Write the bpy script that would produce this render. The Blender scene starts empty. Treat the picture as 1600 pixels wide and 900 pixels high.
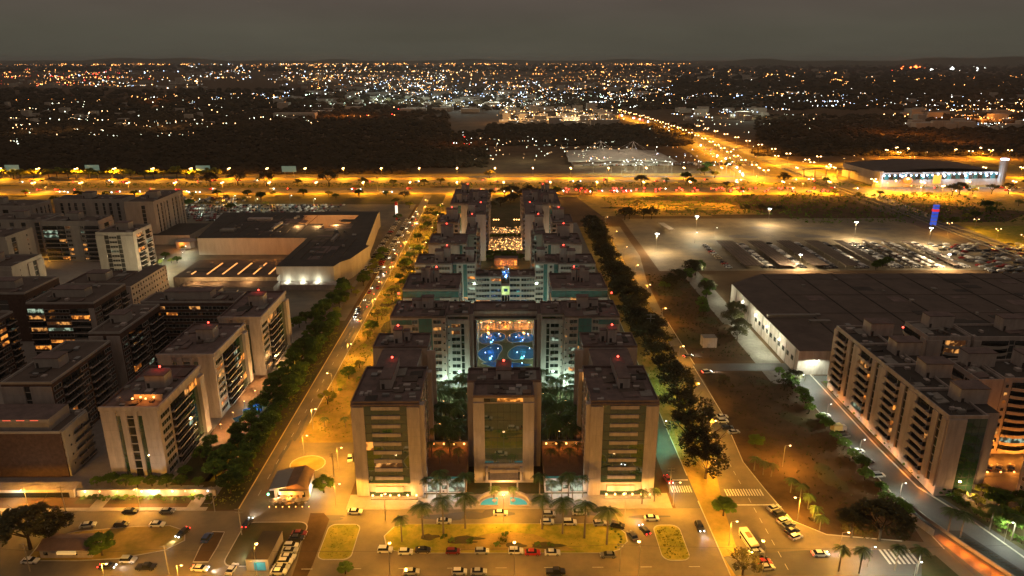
import bpy, bmesh, math, random
from mathutils import Vector, Matrix
S = bpy.context.scene
COL = S.collection
R = math.radians
# ------------------------------------------------------------------ camera
FPX, CAMH = 1100.0, 130.0
PITCH = math.atan(358/FPX); YAW = math.atan(10/FPX)
cd = bpy.data.cameras.new('camera'); cam = bpy.data.objects.new('camera', cd); COL.objects.link(cam)
cam.location = (0, 0, CAMH); cam.rotation_euler = (math.pi/2-PITCH, 0, -YAW)
cd.sensor_width = 36; cd.lens = 36*FPX/1600; cd.clip_start = 1; cd.clip_end = 90000
S.camera = cam
# ------------------------------------------------------------------ night sky
W = bpy.data.worlds.new("World"); S.world = W; W.use_nodes = True
nt = W.node_tree; bg = nt.nodes['Background']
tc = nt.nodes.new('ShaderNodeTexCoord'); sx = nt.nodes.new('ShaderNodeSeparateXYZ')
rp = nt.nodes.new('ShaderNodeValToRGB'); nt.links.new(tc.outputs['Generated'], sx.inputs[0])
nt.links.new(sx.outputs['Z'], rp.inputs[0]); nt.links.new(rp.outputs[0], bg.inputs[0])
cr = rp.color_ramp
cr.elements[0].position = 0.0; cr.elements[0].color = (.056, .053, .039, 1)
cr.elements[1].position = 1.0; cr.elements[1].color = (.160, .125, .105, 1)
for p, c in ((.035, (.064, .059, .043, 1)), (.075, (.074, .059, .048, 1)), (.30, (.110, .086, .071, 1))):
    e = cr.elements.new(p); e.color = c
cn = nt.nodes.new('ShaderNodeTexNoise'); cn.inputs['Scale'].default_value = 3.0; cn.inputs['Detail'].default_value = 5; cn.inputs['Roughness'].default_value = .6
cm = nt.nodes.new('ShaderNodeMapping'); cm.inputs['Scale'].default_value = (1, 1, 5); nt.links.new(tc.outputs['Generated'], cm.inputs[0]); nt.links.new(cm.outputs[0], cn.inputs['Vector'])
cg = nt.nodes.new('ShaderNodeMapRange'); cg.inputs[3].default_value = .72; cg.inputs[4].default_value = 1.26; nt.links.new(cn.outputs['Fac'], cg.inputs[0]); nt.links.new(cg.outputs[0], bg.inputs[1])
# ------------------------------------------------------------------ output
S.view_settings.view_transform = 'Standard'; S.view_settings.look = 'None'
S.view_settings.exposure = 0.35; S.view_settings.gamma = 1.0
S.render.engine = 'CYCLES'
cy = S.cycles
cy.use_denoising = True; cy.max_bounces = 4; cy.diffuse_bounces = 2; cy.glossy_bounces = 2
cy.transmission_bounces = 2; cy.volume_bounces = 0; cy.sample_clamp_indirect = 1.5; cy.sample_clamp_direct = 0
cy.use_light_tree = True; cy.caustics_reflective = False; cy.caustics_refractive = False
rnd = random.Random(7)

# ------------------------------------------------------------------ helpers
_ct, _st = math.cos(PITCH), math.sin(PITCH)
def G(px, py, z=0.0):
    """point of the site plan that a pixel of the survey photo stands for, at height z"""
    x = (px-800)/FPX; y = (450-py)/FPX
    vx, vy, vz = x, _ct+y*_st, -_st+y*_ct
    c, s = math.cos(-YAW), math.sin(-YAW)
    vx, vy = vx*c-vy*s, vx*s+vy*c
    t = (z-CAMH)/vz
    return (vx*t, vy*t)

class MB:
    def __init__(s): s.v = []; s.f = []; s.m = []
    def add(s, vs, fs, m=0):
        n = len(s.v); s.v += vs
        for f in fs: s.f.append([i+n for i in f]); s.m.append(m)
        return s
    def box(s, x0, x1, y0, y1, z0, z1, m=0, bottom=True):
        fs = [(4,5,6,7),(0,1,5,4),(1,2,6,5),(2,3,7,6),(3,0,4,7)]
        if bottom: fs.append((3,2,1,0))
        return s.add([(x0,y0,z0),(x1,y0,z0),(x1,y1,z0),(x0,y1,z0),(x0,y0,z1),(x1,y0,z1),(x1,y1,z1),(x0,y1,z1)], fs, m)
    def quad(s, a, b, c, d, m=0): return s.add([a,b,c,d], [(0,1,2,3)], m)
    def prism(s, poly, z0, z1, mt=0, ms=None, bottom=False):
        ar = sum(poly[i][0]*poly[(i+1)%len(poly)][1]-poly[(i+1)%len(poly)][0]*poly[i][1] for i in range(len(poly)))
        if ar < 0: poly = poly[::-1]
        n = len(poly)
        s.add([(p[0],p[1],z1) for p in poly], [tuple(range(n))], mt)
        k = len(s.v); s.v += [(p[0],p[1],z0) for p in poly]+[(p[0],p[1],z1) for p in poly]
        for i in range(n):
            j = (i+1) % n
            s.f.append([k+i, k+j, k+n+j, k+n+i]); s.m.append(mt if ms is None else ms)
        return s
    def tube(s, p0, p1, r0, r1=None, n=6, m=0, cap=True):
        r1 = r0 if r1 is None else r1
        p0 = Vector(p0); p1 = Vector(p1); d = (p1-p0)
        if d.length < 1e-6: return s
        d.normalize(); a = d.orthogonal().normalized(); b = d.cross(a)
        vs = []
        for p, r in ((p0, r0), (p1, r1)):
            for i in range(n):
                t = 2*math.pi*i/n; vs.append(tuple(p+a*(r*math.cos(t))+b*(r*math.sin(t))))
        fs = [(i, (i+1)%n, n+(i+1)%n, n+i) for i in range(n)]
        if cap: fs += [tuple(range(n))[::-1], tuple(range(n, 2*n))]
        return s.add(vs, fs, m)
    def ball(s, c, r, m=0, n=6, k=4, sz=1.0):
        vs = [(c[0],c[1],c[2]+r*sz)]
        for j in range(1, k):
            ph = math.pi*j/k
            for i in range(n):
                t = 2*math.pi*i/n; vs.append((c[0]+r*math.sin(ph)*math.cos(t), c[1]+r*math.sin(ph)*math.sin(t), c[2]+r*sz*math.cos(ph)))
        vs.append((c[0],c[1],c[2]-r*sz)); L = len(vs)-1
        fs = [(0,1+i,1+(i+1)%n) for i in range(n)]
        for j in range(k-2):
            for i in range(n): fs.append((1+j*n+i, 1+(j+1)*n+i, 1+(j+1)*n+(i+1)%n, 1+j*n+(i+1)%n))
        fs += [(L, 1+(k-2)*n+(i+1)%n, 1+(k-2)*n+i) for i in range(n)]
        return s.add(vs, fs, m)
    def mesh(s, name, mats, smooth=False):
        me = bpy.data.meshes.new(name); me.from_pydata(s.v, [], s.f)
        for m in mats: me.materials.append(m)
        me.polygons.foreach_set('material_index', s.m)
        if smooth: me.polygons.foreach_set('use_smooth', [True]*len(s.f))
        me.update(); return me
    def build(s, name, mats, parent=None, loc=(0,0,0), rz=0, smooth=False):
        if not isinstance(mats, (list, tuple)): mats = [mats]
        return place(s.mesh(name, mats, smooth), name, parent, loc, rz)

def place(me, name, parent=None, loc=(0,0,0), rz=0):
    o = bpy.data.objects.new(name, me); COL.objects.link(o)
    o.location = loc; o.rotation_euler = (0, 0, rz)
    if parent: o.parent = parent; _kids.setdefault(parent.name, []).append(o)
    return o
def tag(o, label=None, cat=None, group=None, kind=None):
    if label: o['label'] = label
    if cat: o['category'] = cat
    if group: o['group'] = group
    if kind: o['kind'] = kind
    return o
def thing(name, label, cat, loc=(0,0,0), rz=0, group=None):
    o = bpy.data.objects.new(name, None); COL.objects.link(o); o.empty_display_size = .5
    o.location = loc; o.rotation_euler = (0, 0, rz)
    return tag(o, label, cat, group)
_kids = {}
def copy_tree(o, parent=None):
    c = o.copy(); COL.objects.link(c)
    if parent: c.parent = parent; _kids.setdefault(parent.name, []).append(c)
    for ch in _kids.get(o.name, ()): copy_tree(ch, c)
    return c
_used = set()
def use(proto, loc, rz, label, group=None, scale=1.0, color=None):
    """the first call moves the object itself, later calls copy it with its parts"""
    if proto.name in _used: c = copy_tree(proto)
    else: c = proto; _used.add(proto.name)
    c.location = loc; c.rotation_euler = (0, 0, rz)
    c.scale = scale if isinstance(scale, (tuple, list)) else (scale,)*3
    if label: c['label'] = label
    if group: c['group'] = group
    elif 'group' in c: del c['group']
    if color:
        for ch in [c]+_kids.get(c.name, []): ch.color = (*color, 1)
    return c
ORD = ['nearest','second','third','fourth','fifth','sixth','seventh','eighth','ninth','tenth','eleventh','twelfth','thirteenth','fourteenth','fifteenth','sixteenth','seventeenth','eighteenth','nineteenth','twentieth','twenty-first','twenty-second','twenty-third','twenty-fourth','twenty-fifth','twenty-sixth','twenty-seventh','twenty-eighth','twenty-ninth','thirtieth']+['%s-%s' % (t, u) for t in ('thirty','forty','fifty') for u in ('first','second','third','fourth','fifth','sixth','seventh','eighth','ninth')]
def nth(i): return ORD[i] if i < len(ORD) else 'farther'

# ------------------------------------------------------------------ materials
def mat(name, col, rough=.85, spec=.3, var=None, scale=1.0, metal=0, emit=None, es=0, objcol=False, bump=0, detail=3, objrand=0, coords='Object', streak=None):
    m = bpy.data.materials.new(name); m.use_nodes = True
    n = m.node_tree; p = n.nodes['Principled BSDF']; L = n.links
    p.inputs['Base Color'].default_value = (*col, 1); p.inputs['Roughness'].default_value = rough
    p.inputs['Specular IOR Level'].default_value = spec; p.inputs['Metallic'].default_value = metal
    src = None
    if objcol:
        oi = n.nodes.new('ShaderNodeObjectInfo'); src = oi.outputs['Color']
    if var:
        if coords == 'World':
            t = n.nodes.new('ShaderNodeNewGeometry').outputs['Position']
        else:
            t = n.nodes.new('ShaderNodeTexCoord').outputs[coords]
        no = n.nodes.new('ShaderNodeTexNoise'); no.inputs['Scale'].default_value = scale; no.inputs['Detail'].default_value = detail
        no.inputs['Roughness'].default_value = .65
        if streak:
            mp = n.nodes.new('ShaderNodeMapping'); mp.inputs['Scale'].default_value = streak
            L.new(t, mp.inputs[0]); t = mp.outputs[0]
        L.new(t, no.inputs['Vector'])
        r = n.nodes.new('ShaderNodeValToRGB'); L.new(no.outputs['Fac'], r.inputs[0])
        r.color_ramp.elements[0].position = .3; r.color_ramp.elements[1].position = .7
        r.color_ramp.elements[0].color = (*col, 1); r.color_ramp.elements[1].color = (*var, 1)
        if src:
            mx = n.nodes.new('ShaderNodeMix'); mx.data_type = 'RGBA'; mx.blend_type = 'MULTIPLY'; mx.inputs[0].default_value = 1
            L.new(src, mx.inputs[6]); L.new(r.outputs[0], mx.inputs[7]); src = mx.outputs[2]
        else: src = r.outputs[0]
        if bump:
            b = n.nodes.new('ShaderNodeBump'); b.inputs['Strength'].default_value = bump; b.inputs['Distance'].default_value = .3
            L.new(no.outputs['Fac'], b.inputs['Height']); L.new(b.outputs[0], p.inputs['Normal'])
    if objrand:
        oi = n.nodes.new('ShaderNodeObjectInfo'); hs = n.nodes.new('ShaderNodeHueSaturation')
        mr = n.nodes.new('ShaderNodeMapRange'); mr.inputs[3].default_value = 1-objrand; mr.inputs[4].default_value = 1+objrand
        L.new(oi.outputs['Random'], mr.inputs[0]); L.new(mr.outputs[0], hs.inputs['Value'])
        if src: L.new(src, hs.inputs['Color'])
        else: hs.inputs['Color'].default_value = (*col, 1)
        src = hs.outputs[0]
    if src: L.new(src, p.inputs['Base Color'])
    if emit:
        p.inputs['Emission Color'].default_value = (*emit, 1); p.inputs['Emission Strength'].default_value = es
        m.cycles.emission_sampling = 'NONE'
    return m
def lit(name, c1, c2, es, scale=.45):
    """a lit room behind glass: uneven warm or cool light"""
    m = mat(name, (.05,.04,.03), .3, .4, emit=c1, es=es); n = m.node_tree; p = n.nodes['Principled BSDF']; L = n.links
    g = n.nodes.new('ShaderNodeNewGeometry'); v = n.nodes.new('ShaderNodeTexNoise'); v.inputs['Scale'].default_value = scale; v.inputs['Detail'].default_value = 2
    L.new(g.outputs['Position'], v.inputs['Vector'])
    r = n.nodes.new('ShaderNodeValToRGB'); r.color_ramp.elements[0].position = .47; r.color_ramp.elements[1].position = .60
    r.color_ramp.elements[0].color = (*c2, 1); r.color_ramp.elements[1].color = (*c1, 1)
    L.new(v.outputs['Fac'], r.inputs[0]); L.new(r.outputs[0], p.inputs['Emission Color'])
    return m
M = {}
M['ground'] = mat('dry_ground', (.085,.05,.026), .95, .1, var=(.16,.10,.05), scale=.035, coords='World', detail=8)
M['waste'] = mat('waste_soil', (.065,.042,.022), .95, .1, var=(.13,.082,.042), scale=.12, coords='World', detail=8, bump=.3)
M['sand'] = mat('sandy_verge', (.44,.29,.09), .95, .1, var=(.20,.17,.04), scale=.16, coords='World', detail=7, bump=.3)
M['grass'] = mat('dry_grass', (.15,.19,.02), .95, .1, var=(.44,.34,.06), scale=.25, coords='World', detail=7, bump=.3)
M['grassdark'] = mat('dark_grass', (.05,.06,.025), .95, .1, var=(.13,.095,.045), scale=.09, coords='World', detail=8, bump=.3)
M['asphalt'] = mat('asphalt', (.075,.070,.066), .62, .35, var=(.125,.112,.10), scale=.11, coords='World', detail=8)
M['asphalt_old'] = mat('worn_asphalt', (.11,.095,.07), .75, .3, var=(.26,.205,.125), scale=.07, coords='World', detail=8)
M['paving'] = mat('paving', (.28,.24,.20), .85, .25, var=(.36,.31,.26), scale=.4, coords='World')
M['kerb'] = mat('kerb_stone', (.55,.50,.42), .8, .2, var=(.42,.38,.32), scale=.6, coords='World')
M['paint'] = mat('road_paint', (.72,.70,.64), .7, .2, var=(.5,.48,.44), scale=1.5, coords='World')
M['ypaint'] = mat('yellow_paint', (.75,.55,.2), .7, .2)
M['white'] = mat('pale_render', (.52,.44,.38), .85, .25, var=(.34,.28,.24), scale=.5, coords='World', streak=(1,1,.25), detail=5)
M['panel'] = mat('beige_cladding', (.55,.46,.40), .8, .25, var=(.36,.30,.26), scale=.8, coords='World', streak=(1,1,.18), detail=6)
M['cream'] = mat('cream_render', (.50,.44,.36), .85, .25, var=(.38,.33,.27), scale=.3, coords='World', streak=(1,1,.25), detail=5)
M['grey'] = mat('grey_render', (.46,.41,.35), .85, .25, var=(.33,.29,.25), scale=.3, coords='World', streak=(1,1,.3), detail=5)
M['brown'] = mat('brown_brick', (.15,.09,.065), .85, .2, var=(.09,.055,.042), scale=.8, coords='World')
M['roof'] = mat('roof_sheet', (.24,.165,.14), .85, .2, var=(.12,.09,.08), scale=.3, coords='World', detail=6)
M['roofdark'] = mat('dark_roof', (.10,.075,.06), .85, .2, var=(.16,.12,.095), scale=.12, coords='World', detail=6)
M['roofblack'] = mat('black_roof', (.05,.042,.036), .8, .2, var=(.085,.07,.056), scale=.12, coords='World', detail=6)
M['metal'] = mat('grey_metal', (.30,.29,.27), .5, .5, metal=.6)
M['pole'] = mat('galvanised_pole', (.38,.35,.30), .55, .5, metal=.4)
M['conc'] = mat('concrete', (.30,.27,.23), .9, .2, var=(.22,.20,.17), scale=.5, coords='World')
M['frame'] = mat('window_frame', (.46,.42,.37), .6, .3)
M['dframe'] = mat('dark_frame', (.06,.05,.045), .6, .3)
M['glass'] = mat('dark_glass', (.018,.022,.020), .06, .8, objrand=.5)
M['tglass'] = mat('teal_glass', (.03,.17,.155), .10, .8, var=(.02,.09,.085), scale=.4, coords='World')
M['gglass'] = mat('green_glass', (.045,.115,.055), .04, .9, var=(.022,.06,.035), scale=.3, coords='World')
M['warm'] = lit('lit_room_warm', (1,.42,.10), (.06,.02,.006), .7)
M['gold'] = lit('lit_room_gold', (1,.34,.05), (.15,.04,.006), 1.1)
M['cool'] = lit('lit_room_cool', (.65,.85,.62), (.04,.06,.04), .5)
M['limelit'] = lit('lit_stair_green', (.75,.95,.35), (.45,.65,.18), .9)
def bulbm(name, c, es): return mat(name, tuple(min(.8, v*.6+.02) for v in c), .3, .5, emit=c, es=es)
M['b_na'] = bulbm('sodium_bulb', (1,.55,.22), 9); M['b_wh'] = bulbm('white_bulb', (.95,1,.92), 7)
M['b_or'] = bulbm('orange_bulb', (1,.36,.08), 8); M['b_red'] = bulbm('red_bulb', (1,.05,.03), 9); M['b_bl'] = bulbm('blue_bulb', (.45,.65,1), 12)
M['b_gr'] = bulbm('green_bulb', (.2,1,.45), 8); M['b_ye'] = bulbm('amber_bulb', (1,.45,.12), 12)
M['b_tail'] = bulbm('tail_light_glow', (1,.03,.02), 10); M['b_tealp'] = bulbm('pool_light', (.05,.45,.5), 1.0)
M['bark'] = mat('bark', (.10,.075,.05), .95, .1, var=(.06,.045,.03), scale=2)
M['palmtrunk'] = mat('palm_trunk', (.26,.22,.17), .9, .1, var=(.17,.14,.11), scale=3, streak=(.3,.3,4))
M['leaf'] = mat('leaves', (.09,.145,.02), .8, .2, objrand=.45)
M['leafdark'] = mat('dark_leaves', (.075,.068,.028), .85, .15, objrand=.35)
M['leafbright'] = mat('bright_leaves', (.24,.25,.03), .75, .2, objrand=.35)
M['frond'] = mat('palm_frond', (.09,.14,.035), .65, .3, objrand=.4)
for _k, _i in (('gglass', 2.9), ('tglass', 1.9), ('glass', 1.9)): M[_k].node_tree.nodes['Principled BSDF'].inputs['IOR'].default_value = _i
M['water'] = mat('pool_water', (.02,.12,.26), .12, .5, var=(.015,.06,.16), scale=.15, coords='World')
M['tile'] = mat('terracotta_deck', (.26,.15,.09), .7, .3, var=(.19,.115,.07), scale=.6, coords='World')
M['red'] = mat('red_sign', (.5,.03,.03), .6, .3); M['blue'] = mat('blue_sign', (.03,.08,.5), .6, .3)
M['tent'] = mat('tent_fabric', (.40,.34,.27), .8, .2, var=(.30,.26,.21), scale=.06, coords='World')
M['carpaint'] = mat('car_paint', (1,1,1), .28, .5, objcol=True)
M['tyre'] = mat('tyre_rubber', (.02,.02,.02), .8, .2); M['carglass'] = mat('car_glass', (.015,.017,.018), .06, .8)
M['headl'] = mat('headlight_lens', (.7,.7,.68), .2, .6); M['taill'] = mat('taillight_lens', (.35,.02,.02), .3, .5)

# ------------------------------------------------------------------ lamps (light data shared)
_ld = {}
def light(kind, col, power, radius, spot=None):
    k = (kind, col, power, radius, spot)
    if k not in _ld:
        d = bpy.data.lights.new('lamp_glow', kind); d.color = col; d.energy = power; d.shadow_soft_size = radius
        if kind == 'SPOT': d.spot_size = R(spot); d.spot_blend = .25
        _ld[k] = d
    return _ld[k]
NA = (1, .45, .045)
NAH = (1, .40, .022); WH = (.86, 1, .80); TEAL = (.62, 1, .80); WARM = (1, .55, .20); ORG = (1, .30, .03); RED = (1, .04, .03)
def glow(parent, loc, col, power, radius=.4, cut=False):
    o = bpy.data.objects.new('light', light('SPOT', col, power, radius, 174) if cut else light('POINT', col, power, radius)); COL.objects.link(o)
    o.location = loc
    if parent: o.parent = parent; _kids.setdefault(parent.name, []).append(o)
    return o
# ------------------------------------------------------------------ facade kit: every piece is one object sharing its mesh
_unit = {}
def unit(kind, w, h, gm):
    w = round(w, 1); h = round(h, 1); k = (kind, w, h, gm)
    if k in _unit: return _unit[k]
    b = MB(); fr = M['frame']
    if kind == 'window':                       # proud frame with a recessed pane and mullions
        t = .10
        b.quad((0,-.03,0),(w,-.03,0),(w,-.03,h),(0,-.03,h), 1)
        b.box(0,w,-.12,0,-.10,.02); b.box(0,w,-.10,0,h-t,h); b.box(0,t,-.10,0,.02,h-t); b.box(w-t,w,-.10,0,.02,h-t)
        n = max(1, round(w/1.5))
        for i in range(1, n): b.box(w*i/n-.04, w*i/n+.04, -.07, -.03, .02, h-t)
        me = b.mesh('window', [fr, M[gm]])
    elif kind == 'dwindow':
        b.quad((0,-.03,0),(w,-.03,0),(w,-.03,h),(0,-.03,h), 1)
        b.box(0,w,-.08,0,-.06,.02); b.box(0,w,-.08,0,h-.06,h)
        n = max(1, round(w/1.6))
        for i in range(0, n+1): b.box(w*i/n-.04 if i else 0, w*i/n+.04 if i < n else w, -.07, 0, .02, h-.06)
        me = b.mesh('window', [M['dframe'], M[gm]])
    elif kind == 'glass_panel':                # curtain wall strip of one storey
        b.box(0,w,-.06,0,0,h,1)
        b.box(0,w,-.10,-.06,0,.12,0); n = max(1, round(w/2.0))
        for i in range(1, n): b.box(w*i/n-.04, w*i/n+.04, -.09, -.06, .12, h, 0)
        me = b.mesh('glass_panel', [M['dframe'], M[gm]])
    elif kind == 'spandrel':
        b.box(0,w,-.45,0,0,h,0)
        me = b.mesh('spandrel', [M[gm]])
    elif kind == 'wall_panel':
        b.box(0,w,-.5,0,0,h,0)
        z = 3.0
        while z < h-1: b.box(0,w,-.53,-.5,z,z+.09,1); z += 3.0
        if w > 3: b.box(w/2-.04,w/2+.04,-.528,-.5,0,h,1)
        me = b.mesh('wall_panel', [M[gm], M['grey']])
    elif kind in ('balcony', 'cbalcony'):      # slab, parapet, side fin; curved front for cbalcony
        d = 1.5
        if kind == 'balcony':
            b.box(0,w,-d,0,-.15,0); b.box(0,w,-d,-d+.12,0,1.0); b.box(0,.1,-d+.12,0,0,1.0); b.box(w-.1,w,-d+.12,0,0,1.0)
        else:
            n = 6; pts = [(w*i/n, -.5-d*math.sin(math.pi*i/n)) for i in range(n+1)]
            b.prism([(w,0),(0,0)]+pts, -.15, 0, 0, 0, True)
            for i in range(n):
                (xa,ya),(xb,yb) = pts[i], pts[i+1]
                b.prism([(xa,ya),(xb,yb),(xb,yb+.12),(xa,ya+.12)], 0, 1.0, 0, 0)
        b.quad((.1,-.05,0),(w-.1,-.05,0),(w-.1,-.05,2.6),(.1,-.05,2.6), 1)
        n = max(1, round(w/1.8))
        for i in range(1, n): b.box(w*i/n-.05, w*i/n+.05, -.10, -.05, 0, 2.6, 2)
        me = b.mesh('balcony', [M['white'] if kind == 'balcony' else M['cream'], M[gm], M['dframe']])
    elif kind == 'fbalcony':                   # framed loggia bay with thin pale edges, dark behind
        b.box(0,w,-1.2,0,-.25,0); b.box(0,w,-1.2,-1.1,0,.2)
        b.quad((.1,-.05,0),(w-.1,-.05,0),(w-.1,-.05,2.6),(.1,-.05,2.6), 1)
        b.box(.2,w-.2,-1.16,-1.10,.2,1.0,2)
        n = max(1, round(w/1.8))
        for i in range(1, n): b.box(w*i/n-.05, w*i/n+.05, -.10, -.05, 0, 2.6, 3)
        me = b.mesh('balcony', [M['panel'], M[gm], M['glass'], M['dframe']])
    elif kind == 'fin':
        b.box(0,w,-1.3,0,0,h,0); me = b.mesh('fin', [M[gm]])
    elif kind == 'slot':                       # tall flat strip of dark glazing, also standing in for shaded recesses
        b.quad((0,-.02,0),(w,-.02,0),(w,-.02,h),(0,-.02,h), 1); z = 0
        while z < h-.5: b.box(0,w,-.06,0,z,z+.35,0); z += 3
        me = b.mesh('dark_glass_strip', [M['grey'], M[gm]])
    if kind == 'ac_unit':
        b = MB(); b.box(0,.85,-.4,0,0,.6,0); b.box(.15,.6,-.42,-.4,.12,.48,1); me = b.mesh('air_conditioner', [M['white'], M['dframe']])
    _unit[k] = me
    return me
def side(th, x, y, L, face, z0, n, fh, spec, litp=.08, glass='glass', seed=0, frs=None, wm='panel', kindw='window', litm=None):
    """hang facade pieces on one face of a building; spec is a list of (share, type)"""
    rr = random.Random(seed+int(x*7+y*13)); tot = sum(a for a, _ in spec)
    rz, dx, dy = {'S': (0, 1, 0), 'E': (math.pi/2, 0, 1), 'W': (-math.pi/2, 0, -1)}[face]
    u = 0; H = n*fh
    def put(me, uu, z):
        place(me, me.name.split('.')[0], th, (x+dx*uu, y+dy*uu, z), rz)
    def pick():
        q = rr.random()
        if q < litp: return rr.choice(litm or ['warm','gold','warm','cool'])
        return glass
    for a, t in spec:
        w = a/tot*L
        if t in 'wvrc':
            for f in range(n):
                g = pick()
                if t == 'w': ww, hh = min(1.3, w*.6), 1.3
                elif t == 'v': ww, hh = w*.8, 1.6
                elif t == 'c': ww, hh = min(.8, w*.5), .7
                else: ww, hh = w*.96, 1.5
                put(unit(kindw, ww, hh, g), u+(w-round(ww,1))/2, z0+f*fh+.9)
                if t in 'wvr' and rr.random() < .22: put(unit('ac_unit', 0, 0, ''), u+rr.uniform(.1,.5)*w, z0+f*fh+.15)
        elif t in 'bBf':
            for f in range(n): put(unit({'b':'balcony','B':'cbalcony','f':'fbalcony'}[t], w*.97, fh, pick()), u+w*.015, z0+f*fh+.15)
        elif t == 'g':
            for f in range(n): put(unit('glass_panel', w, fh, pick() if rr.random() < .5 else glass), u, z0+f*fh)
        elif t == 'T':
            for f in range(n): put(unit('glass_panel', w, fh, 'tglass' if rr.random() > litp*.5 else 'warm'), u, z0+f*fh)
        elif t == 'G':
            for f in range(n):
                put(unit('glass_panel', w, fh, 'gglass' if rr.random() > litp else 'gold'), u, z0+f*fh)
        elif t == 'S':                          # green ribbon glass and pale spandrels
            for f in range(n):
                put(unit('glass_panel', w, fh, 'gglass' if rr.random() > litp else 'warm'), u, z0+f*fh)
                put(unit('spandrel', w, 1.15, wm), u, z0+f*fh+fh-1.15)
        elif t == 'P': put(unit('wall_panel', w, H, wm), u, z0)
        elif t == 's': put(unit('slot', w, H, glass), u, z0)
        elif t == 'F': put(unit('fin', w, H, wm), u, z0)
        u += w
def roof_kit(th, x0, x1, y0, y1, z, rr, n=6, par=True, parm='roof', box=None, boxm='panel', units=True):
    """parapet, loose roof plant and the tank house of a flat roof"""
    if par:
        b = MB(); t = .35; h = .8
        b.box(x0,x1,y0,y0+t,z,z+h); b.box(x0,x1,y1-t,y1,z,z+h); b.box(x0,x0+t,y0+t,y1-t,z,z+h); b.box(x1-t,x1,y0+t,y1-t,z,z+h)
        b.build('parapet', M[parm], th)
    if box:
        for (a0,a1,b0,b1,hh) in box:
            b = MB(); b.box(a0,a1,b0,b1,z,z+hh,0); b.box(a0-.15,a1+.15,b0-.15,b1+.15,z+hh,z+hh+.3,1)
            o = b.build('tank_house', [M[boxm], M['roof']], th)
            c = MB(); c.box(a0+.5,a0+1.4,b0-.06,b0,z,z+2.0); c.build('hatch', M['dframe'], o)
    if units:
        for i in range(n):
            w = rr.uniform(.8,2.3); d = rr.uniform(.8,2.3); a = rr.uniform(x0+.6, x1-2.4); c = rr.uniform(y0+.6, y1-2.4)
            b = MB(); b.box(0,w,0,d,0,rr.uniform(.4,1.1)); b.build('roof_unit', M[rr.choice(['metal','conc','white','panel','roofdark'])], th, (a,c,z))
        for i in range(max(2, n//2)):            # low pitched sheets
            w = rr.uniform(3,6); d = rr.uniform(3,7); a = rr.uniform(x0+.6, max(x0+.7,x1-w-.6)); c = rr.uniform(y0+.6, max(y0+.7,y1-d-.6))
            if a+w > x1 or c+d > y1: continue
            b = MB(); h = rr.uniform(.3,.9)
            b.add([(0,0,.1),(w,0,.1),(w,d,.1),(0,d,.1),(0,0,.15),(w,0,h),(w,d,h),(0,d,.15)], [(4,5,6,7),(0,1,5,4),(1,2,6,5),(2,3,7,6),(3,0,4,7)])
            b.build('roof_sheet', M[rr.choice(['roof','roofdark','roofblack','conc'])], th, (a,c,z))
        for i in range(2):
            b = MB(); b.tube((0,0,0),(0,0,rr.uniform(1.5,3)),.05,.03,4); b.build('antenna', M['metal'], th, (rr.uniform(x0+1,x1-1), rr.uniform(y0+1,y1-1), z))
def beacon(th, x, y, z, power=0, r=.35):
    b = MB(); b.tube((0,0,0),(0,0,.8),.06,.05,4,0); b.ball((0,0,1.0),r,1)
    o = b.build('beacon', [M['metal'], M['b_red']], th, (x,y,z))
    if power: glow(th, (x, y, z+1.8), RED, power, .3)
def block(name, label, x0, x1, y0, y1, h, wall='white', roof='roof', group=None, cat='building', feet=True):
    cx, cyy = (x0+x1)/2, (y0+y1)/2
    th = thing(name, label, cat, (0,0,0), 0, group)
    b = MB(); b.box(x0,x1,y0,y1,0,h,0,False); b.f.pop(0); b.m.pop(0)
    b.quad((x0,y0,h),(x1,y0,h),(x1,y1,h),(x0,y1,h),1)
    b.build('wall', [M[wall], M[roof]], th)
    return th
def body(th, x0, x1, y0, y1, z0, z1, wall='white', roof='roof', name='wall'):
    b = MB(); b.box(x0,x1,y0,y1,z0,z1,0)
    b.m[0] = 1
    b.build(name, [M[wall], M[roof]], th)

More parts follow.
